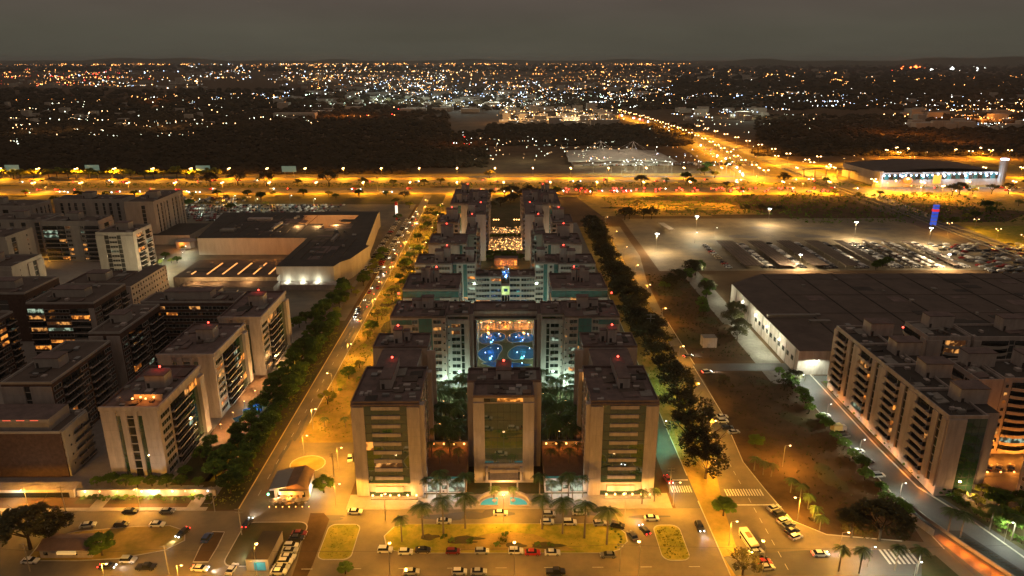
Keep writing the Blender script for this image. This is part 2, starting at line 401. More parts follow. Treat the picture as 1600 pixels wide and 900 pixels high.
# ------------------------------------------------------------------ trees
def leaf_mesh(b, pts, n, sp, size, rr, m=0, flat=.6):
    for (cx, cy_, cz, r) in pts:
        for i in range(n):
            while True:
                a, c, e = rr.uniform(-1,1), rr.uniform(-1,1), rr.uniform(-1,1)
                q = a*a+c*c+e*e
                if .15 < q < 1: break
            p = Vector((cx+a*r, cy_+c*r, cz+e*r*flat)); s = size*rr.uniform(.6,1.4)
            d1 = Vector((rr.uniform(-1,1), rr.uniform(-1,1), rr.uniform(-.5,.5))).normalized()
            d2 = d1.cross(Vector((rr.uniform(-.6,.6), rr.uniform(-.6,.6), 1))).normalized()
            k = len(b.v); b.v += [tuple(p-d1*s), tuple(p+d2*s*.6), tuple(p+d1*s), tuple(p-d2*s*.6)]
            b.f.append([k,k+1,k+2,k+3]); b.m.append(m)
def tree_proto(name, label, Rr, Hh, dense, leafm, seed, bare=0.0, leaf=.45, cat='tree', spread=.5):
    rr = random.Random(seed); th = thing(name, label, cat)
    t = MB(); t.tube((0,0,-.1),(0,0,Hh*.32),.035*Hh+.05,.025*Hh,7)
    pts = []
    nl = 7 if Rr > 3 else 4
    for i in range(nl):
        a = 2*math.pi*i/nl+rr.uniform(-.3,.3); ro = Rr*rr.uniform(.35,.7); z = Hh*rr.uniform(.55,.8)
        p1 = (ro*math.cos(a), ro*math.sin(a), z)
        t.tube((0,0,Hh*.28), p1, .016*Hh, .008*Hh, 5)
        for j in range(3 if Rr > 3 else 1):
            a2 = a+rr.uniform(-.7,.7); r2 = Rr*rr.uniform(.75,1.0); z2 = Hh*rr.uniform(.62,.95)
            t.tube(p1, (r2*math.cos(a2), r2*math.sin(a2), z2), .008*Hh, .003*Hh, 4)
    nc = int(18*dense)
    for i in range(nc):
        a = rr.uniform(0, 2*math.pi); q = math.sqrt(rr.random()); ro = Rr*q*.88
        z = Hh*(.55+.38*(1-q*q)*rr.uniform(.5,1.0)+rr.uniform(-.06,.06))
        if rr.random() < bare: continue
        pts.append((ro*math.cos(a), ro*math.sin(a), z, Rr*rr.uniform(.2,.34)))
    t.build('trunk', M['bark'], th)
    c = MB(); leaf_mesh(c, pts, 80, 0, leaf*.82, rr); c.build('crown', M[leafm], th)
    return th
TP = {}
TP['leafy'] = [tree_proto('leafy_tree', '', 3.4, 6.5, 1.5, 'leaf', 11+i) for i in range(2)]
TP['dark'] = [tree_proto('spreading_tree', '', 6.0, 9.5, 2.0, 'leafdark', 31+i, leaf=.42, bare=.12) for i in range(2)]
TP['bare'] = [tree_proto('bare_branched_tree', '', 6.0, 9.0, 1.8, 'leafdark', 41+i, bare=.45, leaf=.42) for i in range(2)]
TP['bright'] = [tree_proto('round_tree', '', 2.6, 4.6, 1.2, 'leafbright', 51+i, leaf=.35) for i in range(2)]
TP['bush'] = [tree_proto('leafy_bush', '', 1.3, 1.9, .6, 'leaf', 61+i, leaf=.25, cat='bush') for i in range(2)]
def palm_proto(name, Hh, nf, fl, seed, parts=True, thick=.22):
    rr = random.Random(seed); th = thing(name, '', 'palm tree')
    t = MB(); t.tube((0,0,-.1),(0,0,Hh*.5),thick,thick*.8,7,0,False); t.tube((0,0,Hh*.5),(0,0,Hh*.86),thick*.8,thick*.65,7); t.tube((0,0,Hh*.86),(0,0,Hh+.2),thick*.7,thick*.35,6,1)
    t.build('trunk', [M['palmtrunk'], M['leaf']], th)
    allf = MB()
    for i in range(nf):
        a = 2*math.pi*i/nf+rr.uniform(-.2,.2); up = rr.uniform(-.1,1.0); b = MB() if parts else allf
        L = fl*rr.uniform(.85,1.1); pr = []
        for k in range(7):
            u = k/6; r_ = L*(u*.95); z = Hh+.1+L*(up*u*.55-u*u*(.55+.35*up)*1.0)
            pr.append(Vector((r_*math.cos(a), r_*math.sin(a), z)))
        sd = Vector((-math.sin(a), math.cos(a), 0))
        for k in range(6):
            p, q = pr[k], pr[k+1]; w0 = L*.27*math.sin(math.pi*(k/6*.9+.1)); w1 = L*.27*math.sin(math.pi*((k+1)/6*.9+.1)) if k < 5 else .02
            dr = Vector((0,0,-1))
            for s in (-1, 1):
                for g in range(3):
                    a0 = p.lerp(q, g/3); a1 = p.lerp(q, (g+.75)/3); w = w0+(w1-w0)*g/3
                    o0 = a0+sd*s*w+dr*w*.75+(q-p)*.45; 
                    b.add([tuple(a0), tuple(a1), tuple(o0+(a1-a0)*.5), tuple(o0)], [(0,1,2,3)])
        if parts: b.build('frond', M['frond'], th)
    if not parts: allf.build('crown', M['frond'], th)
    return th
TP['palm'] = [palm_proto('royal_palm', 8.5, 13, 3.1, 71+i) for i in range(2)]
TP['gpalm'] = [palm_proto('garden_palm', 9.0, 12, 3.2, 81+i, False, .18) for i in range(2)]
TP['spalm'] = [palm_proto('small_palm', 4.2, 10, 2.2, 91+i, False, .16) for i in range(2)]
_ti = [0]
def tree(kind, x, y, label, group=None, s=1.0, rz=None, z=0):
    _ti[0] += 1; r = random.Random(_ti[0]*17+3)
    p = TP[kind][_ti[0] % len(TP[kind])]
    return use(p, (x, y, z), r.uniform(0, 6.28) if rz is None else rz, label, group, s*r.uniform(.94,1.07))

# ------------------------------------------------------------------ cars
def car_proto(name, prof, W_, wheels, glassx, roofz, length, cat='car'):
    th = thing(name, '', cat)
    hw = W_/2; b = MB(); n = len(prof)
    ins = [0.10 if z > .95 else .0 for x, z in prof]
    vs = [(x, -hw+i_, z) for (x, z), i_ in zip(prof, ins)]+[(x, hw-i_, z) for (x, z), i_ in zip(prof, ins)]
    fs = [(i, (i+1)%n, n+(i+1)%n, n+i) for i in range(n)]+[tuple(range(n))[::-1], tuple(range(n, 2*n))]
    b.add(vs, fs, 0); b.build('body', M['carpaint'], th)
    g = MB(); x0, x1, x2, x3 = glassx; zb = .98; zt = roofz
    h1 = hw-.0; h2 = hw-.22
    g.add([(x0,-h1,zb),(x3,-h1,zb),(x3,h1,zb),(x0,h1,zb),(x1,-h2,zt),(x2,-h2,zt),(x2,h2,zt),(x1,h2,zt)], [(0,1,5,4),(1,2,6,5),(2,3,7,6),(3,0,4,7)])
    g.build('windows', M['carglass'], th)
    r = MB(); r.add([(x1-.05,-h2-.04,zt-.02),(x2+.05,-h2-.04,zt-.02),(x2+.05,h2+.04,zt-.02),(x1-.05,h2+.04,zt-.02),(x1+.1,-h2+.1,zt+.07),(x2-.1,-h2+.1,zt+.07),(x2-.1,h2-.1,zt+.07),(x1+.1,h2-.1,zt+.07)], [(0,1,5,4),(1,2,6,5),(2,3,7,6),(3,0,4,7),(4,5,6,7)])
    r.build('roof', M['carpaint'], th)
    for wx in wheels:
        for s in (-1, 1):
            w = MB(); w.tube((wx, s*(hw-.18), .33), (wx, s*(hw+.02), .33), .33, .33, 10, 0); w.tube((wx, s*(hw+.02), .33), (wx, s*(hw+.03), .33), .19, .17, 8, 1)
            w.build('wheel', [M['tyre'], M['metal']], th)
    f = length/2
    for s in (-1, 1):
        w = MB(); w.box(f-.06,f+.02,s*(hw-.32)-.2,s*(hw-.32)+.2,.62,.80); w.build('headlight', M['headl'], th)
        w = MB(); w.box(-f-.02,-f+.06,s*(hw-.28)-.18,s*(hw-.28)+.18,.70,.90); w.build('taillight', M['taill'], th)
    return th
sed = [(-2.15,.30),(2.15,.30),(2.2,.62),(2.05,.80),(1.15,.98),(-1.55,1.0),(-2.12,.95),(-2.2,.6)]
hat = [(-1.95,.30),(1.95,.30),(2.0,.65),(1.85,.82),(1.05,.99),(-1.85,1.0),(-1.98,.9),(-2.0,.55)]
pic = [(-2.55,.40),(2.5,.40),(2.6,.80),(2.45,1.0),(1.2,1.12),(-2.5,1.08),(-2.6,.8)]
CP = {'sedan': car_proto('sedan', sed, 1.76, (-1.35,1.35), (-1.75,-1.05,.35,1.15), 1.42, 4.35),
      'hatchback': car_proto('hatchback', hat, 1.72, (-1.25,1.25), (-1.9,-1.5,.35,1.1), 1.48, 3.98),
      'suv': car_proto('suv', [(x*1.04, z*1.12) for x, z in hat], 1.86, (-1.3,1.3), (-1.98,-1.65,.4,1.15), 1.70, 4.1),
      'pickup': car_proto('pickup', pic, 1.9, (-1.6,1.6), (-.75,-.55,.8,1.5), 1.75, 5.15, 'pickup truck')}
CC = {'white': (.72,.70,.66), 'silver': (.42,.42,.41), 'black': (.025,.025,.027), 'grey': (.13,.13,.13), 'red': (.42,.02,.015), 'dark red': (.2,.015,.012), 'blue': (.03,.06,.2), 'dark': (.05,.045,.045), 'beige': (.5,.42,.3)}
_cl = {}
def car(kind, col, x, y, rz, label, group=None, on=False):
    c = use(CP[kind], (x, y, .045), rz, label, group, 1.0, CC[col])
    if on:
        f = 2.2; ca, sa = math.cos(rz), math.sin(rz)
        if 'b' in _cl: hb, tb = _cl['b']
        else:
            hb = MB().ball((0,0,0), .19).mesh('lit_headlight', [M['b_wh']]); tb = MB().ball((0,0,0), .15).mesh('lit_taillight', [M['b_tail']]); _cl['b'] = (hb, tb)
        for s in (-1, 1):
            place(hb, 'lit_headlight', c, (f, s*.58, .72)); place(tb, 'lit_taillight', c, (-f, s*.6, .82)); del _kids[c.name][-2:]
        sp = bpy.data.objects.new('light', light('SPOT', (.95,.95,1), 900, .2, 70)); COL.objects.link(sp); sp.parent = c
        sp.location = (f+.3, 0, .75); sp.rotation_euler = (R(78), 0, -math.pi/2)
    return c
# small cars whose parts do not show at their distance
def small_car(nm, col):
    b = MB(); b.prism([(-2.1,-.85),(2.1,-.85),(2.1,.85),(-2.1,.85)], .3, .95, 0)
    b.add([(-1.7,-.8,.95),(1.1,-.8,.95),(1.1,.8,.95),(-1.7,.8,.95),(-1.2,-.65,1.42),(.4,-.65,1.42),(.4,.65,1.42),(-1.2,.65,1.42)], [(0,1,5,4),(1,2,6,5),(2,3,7,6),(3,0,4,7)], 1)
    b.quad((-1.2,-.65,1.42),(.4,-.65,1.42),(.4,.65,1.42),(-1.2,.65,1.42), 0)
    for s in (-1,1):
        for wx in (-1.3,1.3): b.box(wx-.3,wx+.3,s*.78-.1,s*.78+.1,0,.6,2)
    return b.mesh(nm, [M['carpaint'], M['carglass'], M['tyre']])
SC = small_car('car', None)
def scar(x, y, rz, col, label, group, on=0):
    o = place(SC, 'car', None, (x, y, .045), rz); o.color = (*CC[col], 1); tag(o, label, 'car', group)
    return o
# ------------------------------------------------------------------ street lamps
def lamp_proto(name, h, arm, heads, bulb, br, col, power, rad=.3, cat='street lamp', offs=.6, cut=None):
    th = thing(name, '', cat)
    b = MB(); b.tube((0,0,0),(0,0,h),.11,.07,6); b.build('pole', M['pole'], th)
    for k in range(heads):
        a = 2*math.pi*k/heads; ex, ey = arm*math.cos(a), arm*math.sin(a)
        if arm: b = MB(); b.tube((0,0,h-.1),(ex,ey,h+.25),.05,.04,4); b.build('arm', M['pole'], th)
        b = MB(); b.box(ex-.35,ex+.35,ey-.18,ey+.18,h+.2,h+.36,0); b.ball((ex,ey,h+.12),br,1,6,4,.6)
        b.build('lamp_head', [M['metal'], M[bulb]], th)
    if power: glow(th, (arm*.5 if heads == 1 else 0, 0, h-offs), col, power, rad, h > 6 if cut is None else cut)
    return th
LP = {'na': lamp_proto('street_lamp', 8, 1.6, 1, 'b_na', .38, NA, 10200),
      'na2': lamp_proto('twin_arm_lamp', 9, 1.6, 2, 'b_na', .42, NA, 12000),
      'big': lamp_proto('highway_lamp', 12, 2.2, 2, 'b_na', 1.0, NAH, 56000, 1.0),
      'nav': lamp_proto('verge_lamp', 8, 1.6, 1, 'b_na', .38, NA, 5700, cut=False),
      'fr': lamp_proto('tall_street_lamp', 12, 2.0, 1, 'b_na', .42, NA, 8500, cut=False),
      'wh': lamp_proto('white_street_lamp', 8, 1.4, 1, 'b_wh', .38, WH, 2800),
      'mast': lamp_proto('floodlight_mast', 17, 1.2, 4, 'b_wh', .7, (1,.74,.42), 42000, 1.2, 'floodlight mast'),
      'gar': lamp_proto('garden_lamp', 2.4, 0, 1, 'b_ye', .26, WARM, 260, .15, 'garden lamp', .0),
      'teal': lamp_proto('courtyard_floodlight', 5, .5, 1, 'b_wh', .25, TEAL, 3000, .4, 'floodlight'),
      'grn': lamp_proto('greenish_street_lamp', 8, 1.6, 1, 'b_wh', .34, (.35,1,.55), 4000)}
def lamp(kind, x, y, label, group=None, rz=0, s=1.0): return use(LP[kind], (x, y, 0), rz, label, group, s)
# ================================================================== THE SETTING
def sheet(name, poly, z, m, side_m=None, kind='structure', base=None):
    b = MB()
    if base is None: b.prism(poly, z-.004, z, 0, 0)
    else: b.prism(poly, base, z, 0, 1)
    o = b.build(name, [M[m]]+([M[side_m]] if side_m else []))
    o['kind'] = kind; return o
def P(*pts): return [G(*p) for p in pts]
def rect(x0, x1, y0, y1): return [(x0,y0),(x1,y0),(x1,y1),(x0,y1)]
def arcpoly(x0, x1, y0, y1, r, n=5):
    out = []
    for (cx, cy_, a0) in ((x1-r,y0+r,-90),(x1-r,y1-r,0),(x0+r,y1-r,90),(x0+r,y0+r,180)):
        for i in range(n+1):
            a = R(a0+90*i/n); out.append((cx+r*math.cos(a), cy_+r*math.sin(a)))
    return out
def island(name, poly, top='grass', w=.35, z=.14):
    cx = sum(p[0] for p in poly)/len(poly); cy_ = sum(p[1] for p in poly)/len(poly)
    inner = []
    for (x, y) in poly:
        d = math.hypot(x-cx, y-cy_); inner.append((x+(cx-x)/d*w, y+(cy_-y)/d*w))
    b = MB(); n = len(poly)
    for i in range(n):
        j = (i+1) % n; a, c, d, e = poly[i], poly[j], inner[j], inner[i]
        b.quad((*a,z),(*c,z),(*d,z),(*e,z)); b.quad((*a,.02),(*c,.02),(*c,z),(*a,z))
    o = b.build(name+'_kerb', M['kerb']); o['kind'] = 'structure'
    sheet(name, inner, z-.02, top)
def kerb(pts, name='kerb', w=.3, h=.13, m='kerb'):
    b = MB()
    for (a, c) in zip(pts, pts[1:]):
        d = Vector((c[0]-a[0], c[1]-a[1])); n_ = Vector((-d.y, d.x)).normalized()*w/2
        b.prism([(a[0]+n_.x,a[1]+n_.y),(c[0]+n_.x,c[1]+n_.y),(c[0]-n_.x,c[1]-n_.y),(a[0]-n_.x,a[1]-n_.y)], 0, h, 0, 0)
    o = b.build(name, M[m]); o['kind'] = 'structure'
# ground: one sheet to the horizon
b = MB(); b.quad((-45000,-3000,0),(45000,-3000,0),(45000,60000,0),(-45000,60000,0)); o = b.build('ground', M['ground']); o['kind'] = 'structure'
# low hills on the horizon
def ridge(name, x0, x1, y, h, seed, depth=2500, m='grassdark'):
    rr = random.Random(seed); b = MB(); n = 60; ys = [0,.35,.6,1]; hs = [0,.8,1,.0]
    pf = [h*(.75+.25*math.sin(i*.21+seed)+.12*math.sin(i*.7+seed*2))*min(1, 6*min(i/n, 1-i/n)) for i in range(n+1)]
    vs = [(x0+(x1-x0)*i/n, y+depth*ys[j], pf[i]*hs[j]+(.1 if hs[j] == 0 else 0)) for j in range(4) for i in range(n+1)]
    b.add(vs, [(j*(n+1)+i, j*(n+1)+i+1, (j+1)*(n+1)+i+1, (j+1)*(n+1)+i) for j in range(3) for i in range(n)])
    o = b.build(name, M[m]); o['kind'] = 'structure'
ridge('hills', 3500, 16000, 14000, 165, 1); ridge('hills', -16000, -2500, 19000, 150, 2); ridge('hills', -4000, 6000, 21000, 120, 4)
# ---- zones
sheet('verge', rect(-74,-48,222,690), .03, 'sand')
sheet('verge', rect(-97,-82,183,345), .03, 'grassdark')
sheet('footpath', rect(-93,-90.6,186,430), .05, 'conc')
sheet('pavement', rect(-48.8,50.5,182.5,190.2), .13, 'paving', 'kerb', base=0)
sheet('courtyard', rect(-48,49,190.4,575), .035, 'grassdark')
sheet('frontage_road', rect(-210,200,118,182.4), .04, 'asphalt_old')
sheet('side_street', rect(-75,-48.9,182.4,222), .045, 'asphalt_old')
sheet('avenue', rect(-81.2,-74,182.4,700), .05, 'asphalt_old')
sheet('avenue', rect(51.5,59.3,182.4,575), .05, 'asphalt')
vl = [(59.3,118),(59.3,182),(59.4,560)]; vr = [(79.5,560),(80.2,505),(79.5,345),(76.8,281),(71.7,217),(66.3,184),(63.1,153),(61,118)]
sheet('tree_verge', vl+vr, .06, 'sand')
kerb([(59.2,118),(59.2,186)]); kerb([(59.2,200),(59.2,420)])
rr2 = [(93,560),(93,470),(86.5,411),(83.8,345),(84.2,288),(83.2,242),(80.2,208),(82,192),(83,184),(87.6,160),(96,150),(96,118)]
sheet('service_avenue', vr[::-1]+rr2, .044, 'asphalt_old')
kerb([(84.0,344),(84.2,288)]); kerb([(83.2,286),(83.2,242),(80.2,208),(82,192),(84.5,176),(92,169.5),(112,166.5)])
sheet('wasteland', [(84.4,280),(83.4,242),(80.6,208),(82.4,192),(84.8,176),(92,170),(118,166),(121,190),(121,280)], .05, 'waste')
sheet('wasteland', [(85,292),(121,292),(112,345),(112,430),(93,430),(87,400),(84.6,345)], .05, 'waste')
sheet('link_road', rect(83.5,131,281,289), .056, 'asphalt')
sheet('estate_road', [(121.5,281),(121.3,216),(121.8,180),(122.5,162),(124,150),(145,150),(141.7,159),(137.7,175),(131,193),(130.4,217),(131.5,281)], .052, 'asphalt')
kerb([(131.7,281),(130.6,217),(131.2,193),(137.9,175),(141.9,159),(150,148)], w=.6); kerb([(121.2,281),(121.0,216),(121.5,180),(122,163)])
sheet('service_yard', rect(112,123.5,268,432), .054, 'conc')
sheet('car_park', rect(99,350,434,590), .05, 'asphalt_old')
sheet('dry_field', [(84,600),(250,600),(235,690),(70,690)], .04, 'sand')
# highway (two carriageways) and its verges
sheet('highway_verge', rect(-900,900,690,840), .02, 'sand')
sheet('highway', rect(-1200,1200,712,742), .06, 'asphalt_old'); sheet('highway', rect(-1200,1200,776,796), .06, 'asphalt_old')
sheet('slip_road', rect(-1200,1200,812,820), .06, 'asphalt')
sheet('verge', rect(-900,-60,655,706), .045, 'grassdark')
sheet('verge', rect(225,700,560,706), .035, 'sand')
for yy in (727, 786): 
    b = MB()
    for i in range(-60, 90): b.box(i*12, i*12+4, yy-.12, yy+.12, .062, .075)
    tag(b.build('lane_marking', M['paint']), kind='structure')
# diagonal highway to the upper right and the railway cutting
dl = P((1000,196),(1040,205),(1085,222),(1130,246),(1190,272),(1230,300)); dr_ = P((960,180),(985,180),(1030,190),(1085,208),(1150,232),(1230,262),(1290,300))
sheet('diagonal_highway', P((955,180),(985,192),(1030,206),(1075,224),(1120,248),(1170,284),(1215,284),(1160,246),(1105,218),(1050,198),(1000,184),(965,177)), .08, 'asphalt_old')
sheet('diagonal_highway', P((1070,205),(1100,218),(1150,236),(1230,266),(1330,300),(1370,300),(1260,262),(1170,232),(1110,212),(1080,203)), .09, 'asphalt_old')
sheet('interchange_verge', P((1090,216),(1160,250),(1200,300),(1600,330),(1600,262),(1240,252)), .05, 'sand')
sheet('interchange_verge', P((975,183),(1010,200),(1080,240),(1130,280),(1170,284),(1100,236),(1040,205),(1000,190)), .05, 'sand')
sheet('dirt_road', P((1340,202),(1400,212),(1500,232),(1600,262),(1600,268),(1480,238),(1385,216),(1335,206)), .06, 'sand')
sheet('bridge_road', P((1215,262),(1260,262),(1360,298),(1480,345),(1600,392),(1600,412),(1480,364),(1350,312),(1240,272)), .12, 'asphalt')
sheet('railway_bed', P((1262,282),(1275,279),(1370,318),(1480,360),(1600,404),(1600,414),(1470,368),(1360,324)), .16, 'roofdark')
for (a, c) in (((1268,281),(1600,407)), ((1275,279.5),(1600,403)), ((1225,264),(1600,394))):
    kerb([G(*a), G(*c)], 'railing', .5, 1.1, 'conc')
sheet('verge', P((1480,345),(1600,392),(1600,345),(1500,325)), .03, 'grass')
# bottom right: cutting with a road in it
sheet('verge', [(96,118),(96,150),(100,158),(118,160.5),(120,150),(118,118)], .055, 'grassdark')
sheet('cross_street', P((1130,870),(1280,858),(1400,860),(1440,866),(1440,900),(1150,900)), .062, 'asphalt')
# central plaza
island('plaza_island', [(-35.2,170),(-34,166),(-31.4,163.6),(-26,162.6),(28,162.2),(31.5,163.5),(34.3,167),(34.4,170.5),(32.5,174),(28,175.2),(-29,175.4),(-33,174.2)])
island('corner_island', arcpoly(-52,-42.6,160,175.6,2.2)); island('corner_island', arcpoly(42.6,50.4,158.8,174.4,2.5))
b = MB(); pts = [(-14,164.2),(-12,168),(-6,170.6),(0,171.5),(8,170.4),(13,167),(19,163.6)]
b.prism(pts+[(19,163.2),(-14,163.6)], .12, .135, 0, 0); tag(b.build('sandy_path', M['sand']), kind='structure')
# zebra crossings and stop lines
def zebra(x0, x1, y0, y1, n, z=.066, sl=.0):
    b = MB(); w = (x1-x0)/(2*n-1)
    for i in range(n): b.prism([(x0+2*i*w,y0),(x0+2*i*w+w,y0),(x0+2*i*w+w-sl,y1),(x0+2*i*w-sl,y1)], z-.006, z, 0, 0)
    tag(b.build('zebra_crossing', M['paint']), kind='structure')
zebra(52.2,58.6,190.6,194.2,9); zebra(69,80.6,188.6,192.2,14)
for (x0,x1,y0,y1) in ((51.9,58.9,197.2,197.7),(67,82.3,183.6,184.1)):
    sheet('stop_line', rect(x0,x1,y0,y1), .068, 'paint')
zebra(103.5,112,157,163,7,.07); kerb([(-81.3,183),(-81.3,640)], 'yellow_kerb', .35, .15, 'ypaint')
kerb([(-73.8,236),(-73.8,640)])
def skid(x, y, w, l, a):
    pass
# left estate ground
sheet('estate_ground', rect(-300,-97,194,345), .03, 'paving')
sheet('lawn', rect(-97.5,-94,198,300), .06, 'grass')
sheet('estate_garden', rect(-108,-96,196,232), .06, 'grassdark')
sheet('mall_ground', [(-215,345),(-84,345),(-84,660),(-330,660),(-330,520),(-215,400)], .035, 'asphalt_old')
sheet('far_estate_ground', [(-420,345),(-215,345),(-215,400),(-330,520),(-420,600)], .04, 'paving')
# estate ground right
sheet('estate_ground', rect(131.9,320,150,276), .045, 'asphalt')
sheet('planting_strip', [(133,270),(132.2,217),(133,194),(139.5,175.4),(144.5,160),(152,160),(150,180),(141,187),(135.4,189),(135.4,270)], .12, 'grassdark')

# ================================================================== CENTRAL COMPLEX
def refl(x0, x1, s): return (x0, x1) if s < 0 else (-x1-.6, -x0-.6)
SN = {-1: ('left', 'avenue'), 1: ('right', 'tree-lined verge')}
FH = 2.9
for s in (-1, 1):
    lr = SN[s][0]
    def X(a, c): return refl(a, c, s)
    inn = 'E' if s < 0 else 'W'; out = 'W' if s < 0 else 'E'
    def sx_(face, x0, x1, y0, y1): return {'E': (x1, y0), 'W': (x0, y1)}[face]
    rr = random.Random(100+s)
    # --- front tower with rear wing
    x0, x1 = X(-46.5,-26)
    th = thing('apartment_tower', f'front {lr} apartment tower with beige side panels and striped green glass balconies', 'apartment tower')
    body(th, x0, x1, 189.6, 215, 0, 32); a0, a1 = X(-44,-30); body(th, a0, a1, 215, 232, 0, 31.6, 'white', 'roof', 'link_wing')
    c0, c1 = X(-47.5,-28); body(th, c0, c1, 232, 245, 0, 32, 'white', 'roof', 'rear_wing')
    side(th, x0, 189.6, x1-x0, 'S', 4.2, 9, 3.0, [(.185,'-'),(.105,'G'),(.42,'S'),(.105,'G'),(.185,'-')], .10, seed=s, litm=['gold'])
    for u0, u1 in ((0,.185),(.815,1)):
        place(unit('wall_panel', (u1-u0)*20.5, 30.8, 'panel'), 'wall_panel', th, (x0+u0*20.5, 189.6, .2))
    place(unit('spandrel', 12.9, .8, 'panel'), 'cornice', th, (x0+3.8, 189.6, 4.0)); place(unit('spandrel', 20.6, .5, 'roof'), 'cornice', th, (x0-.05, 189.6, 31.5))
    place(unit('spandrel', 8.6, 2.0, 'panel'), 'spandrel', th, (x0+5.9, 189.5, 1.7)); place(unit('glass_panel', 12.8, 1.4, 'gglass'), 'glass_panel', th, (x0+3.85, 189.6, .2))
    px, py = sx_(inn, x0, x1, 189.6, 215)
    side(th, px, py, 25.4, inn, 1.5, 10, 3.0, [(2,'F'),(2,'T'),(3,'v'),(2,'w'),(1,'s'),(3,'v'),(2,'w'),(2,'T'),(3,'v'),(2,'F')], .12, seed=3+s)
    px, py = sx_(inn, c0, c1, 232, 245); side(th, px, py, 13, inn, 1.5, 10, 3.0, [(2,'T'),(2,'w'),(2,'v'),(1,'T')], .15, seed=5+s)
    e0 = c1-.2 if s < 0 else c0-3.0+.2
    b = MB(); b.box(e0,e0+3.0,231.2,232,0,31.4); b.build('wall_panel', M['panel'], th)
    side(th, a0, 215+17 if out == 'W' else 215, 17, out, 1.5, 10, 3.0, [(3,'v'),(2,'w'),(3,'v')], .1, seed=8)
    t0, t1 = X(-39.2,-35.6); u0, u1 = X(-40.5,-37.5)
    roof_kit(th, x0, x1, 189.6, 215, 32, rr, 16, box=[(t0,t1,199,217,3.6)])
    roof_kit(th, c0, c1, 232, 245, 32, rr, 9, box=[(u0,u1,236,240,5.2),(u0+(3.4 if s<0 else -2.6),u1+(2.4 if s<0 else -3.4),238,240,4.2)])
    beacon(th, (t0+t1)/2, 213, 35.9); beacon(th, (u0+u1)/2, 238, 37.5)
    # --- rows behind
    for (nm, xa, xb, ya, yb, bx, lab) in (
        ('C', -46,-21,298,322, [(-39,-33.5,311,314,5.5),(-36.8,-34.6,309.5,312,7.2),(-33,-31,311,314,5.5)], 'third row apartment block behind the gate wing, teal top band'),
        ('D', -45.6,-27,339,357, [(-35.8,-31.5,344,349,5.6),(-31.4,-28.2,345,349,7)], 'fourth row apartment block with white balconies'),
        ('E', -43,-22,380,403, [(-37.5,-30.5,397,401,6.4)], 'fifth row apartment block with blank pale end walls'),
        ('F', -43,-30,432,456, [(-38,-31,444,450,6.4)], 'sixth row apartment block with a tall tank house'),
        ('G', -39.4,-26,492,549.5, [(-35,-31.5,500,504,6),(-31,-28,501,504,5),(-34,-31,540,544,6),(-30.5,-28,541,544,5)], 'farthest row apartment block next to the highway')):
        x0, x1 = X(xa, xb)
        th = thing('apartment_block', f'{lab}, {lr} side of the complex', 'apartment block', group='stepped apartment blocks of the central complex')
        body(th, x0, x1, ya, yb, 0, 32, 'white', 'roof')
        W_ = xb-xa
        sp = {'C': [(6,'P'),(1.5,'T'),(4.5,'P'),(3.5,'T'),(5,'P'),(3,'w')], 'D': [(7,'r'),(2.5,'v'),(3,'T'),(6,'r'),(1,'-')],
              'E': [(6,'P'),(4,'v'),(6,'P'),(1.5,'T'),(2,'w')], 'F': [(4,'P'),(2,'w'),(4,'P'),(2,'b')], 'G': [(5,'P'),(2,'T'),(5,'P')]}[nm]
        if s > 0: sp = sp[::-1]
        nfl = {'C': 9, 'D': 10, 'E': 9, 'F': 9, 'G': 9}[nm]
        if nm == 'C':
            side(th, x0, ya, W_, 'S', 1.5, 9, 3.0, sp, .1, seed=s); side(th, x0, ya, W_, 'S', 28.6, 1, 3.0, [(1,'T')], .1)
        else: side(th, x0, ya, W_, 'S', 31.4-nfl*FH, nfl, FH, sp, .12, seed=s*3)
        px, py = sx_(inn, x0, x1, ya, yb)
        side(th, px, py, yb-ya, inn, 31.4-9*FH, 9, FH, [(2,'w'),(1,'s'),(2,'v'),(2,'T')] if nm != 'G' else [(3,'b'),(2,'w'),(3,'b'),(2,'w'),(3,'b')], .14, seed=s*5)
        roof_kit(th, x0, x1, ya, yb, 32, rr, 8, box=[(*X(a,c),d,e,hh) for a,c,d,e,hh in bx])
        a, c, d, e, hh = bx[-1]; q0, q1 = X(a, c); beacon(th, (q0+q1)/2, d+1, 32.3+hh)
    # --- inner slabs: row D inner, row E inner tower, the long rear slab by the park
    x0, x1 = X(-26.8,-15.5)
    th = thing('apartment_block', f'pale block with strip windows at the {lr} of the green-lit stair bridge', 'apartment block')
    body(th, x0, x1, 341.4, 357, 0, 31.8, 'cream', 'roof'); y0_, y1_ = X(-15.4,-2.4); body(th, y0_, y1_, 341.4, 353, 0, 24.6, 'cream', 'roof', 'front_wing')
    side(th, x0, 341.4, x1-x0, 'S', 2.5, 10, 2.9, ([(1.8,'T'),(3.2,'w'),(1.8,'T'),(4,'r')] if s < 0 else [(4,'r'),(1.8,'T'),(3.2,'w'),(1.8,'T')]), .18, seed=s)
    side(th, y0_, 341.4, y1_-y0_, 'S', 1.4, 8, 2.9, ([(7.4,'r'),(.4,'-'),(5.6,'r')] if s < 0 else [(5.6,'r'),(.4,'-'),(7.4,'r')]), .2, seed=s*7)
    roof_kit(th, x0, x1, 341.4, 357, 31.8, rr, 4, box=[(*X(-20.5,-16.4),346,351,6)]); roof_kit(th, y0_, y1_, 341.4, 353, 24.6, rr, 5)
    x0, x1 = X(-23.8,-17.4)
    th = thing('apartment_tower', f'slim yellowish end tower with small side balconies, {lr} of the lit terraces', 'apartment tower')
    body(th, x0, x1, 402, 432, 0, 32, 'cream', 'roof')
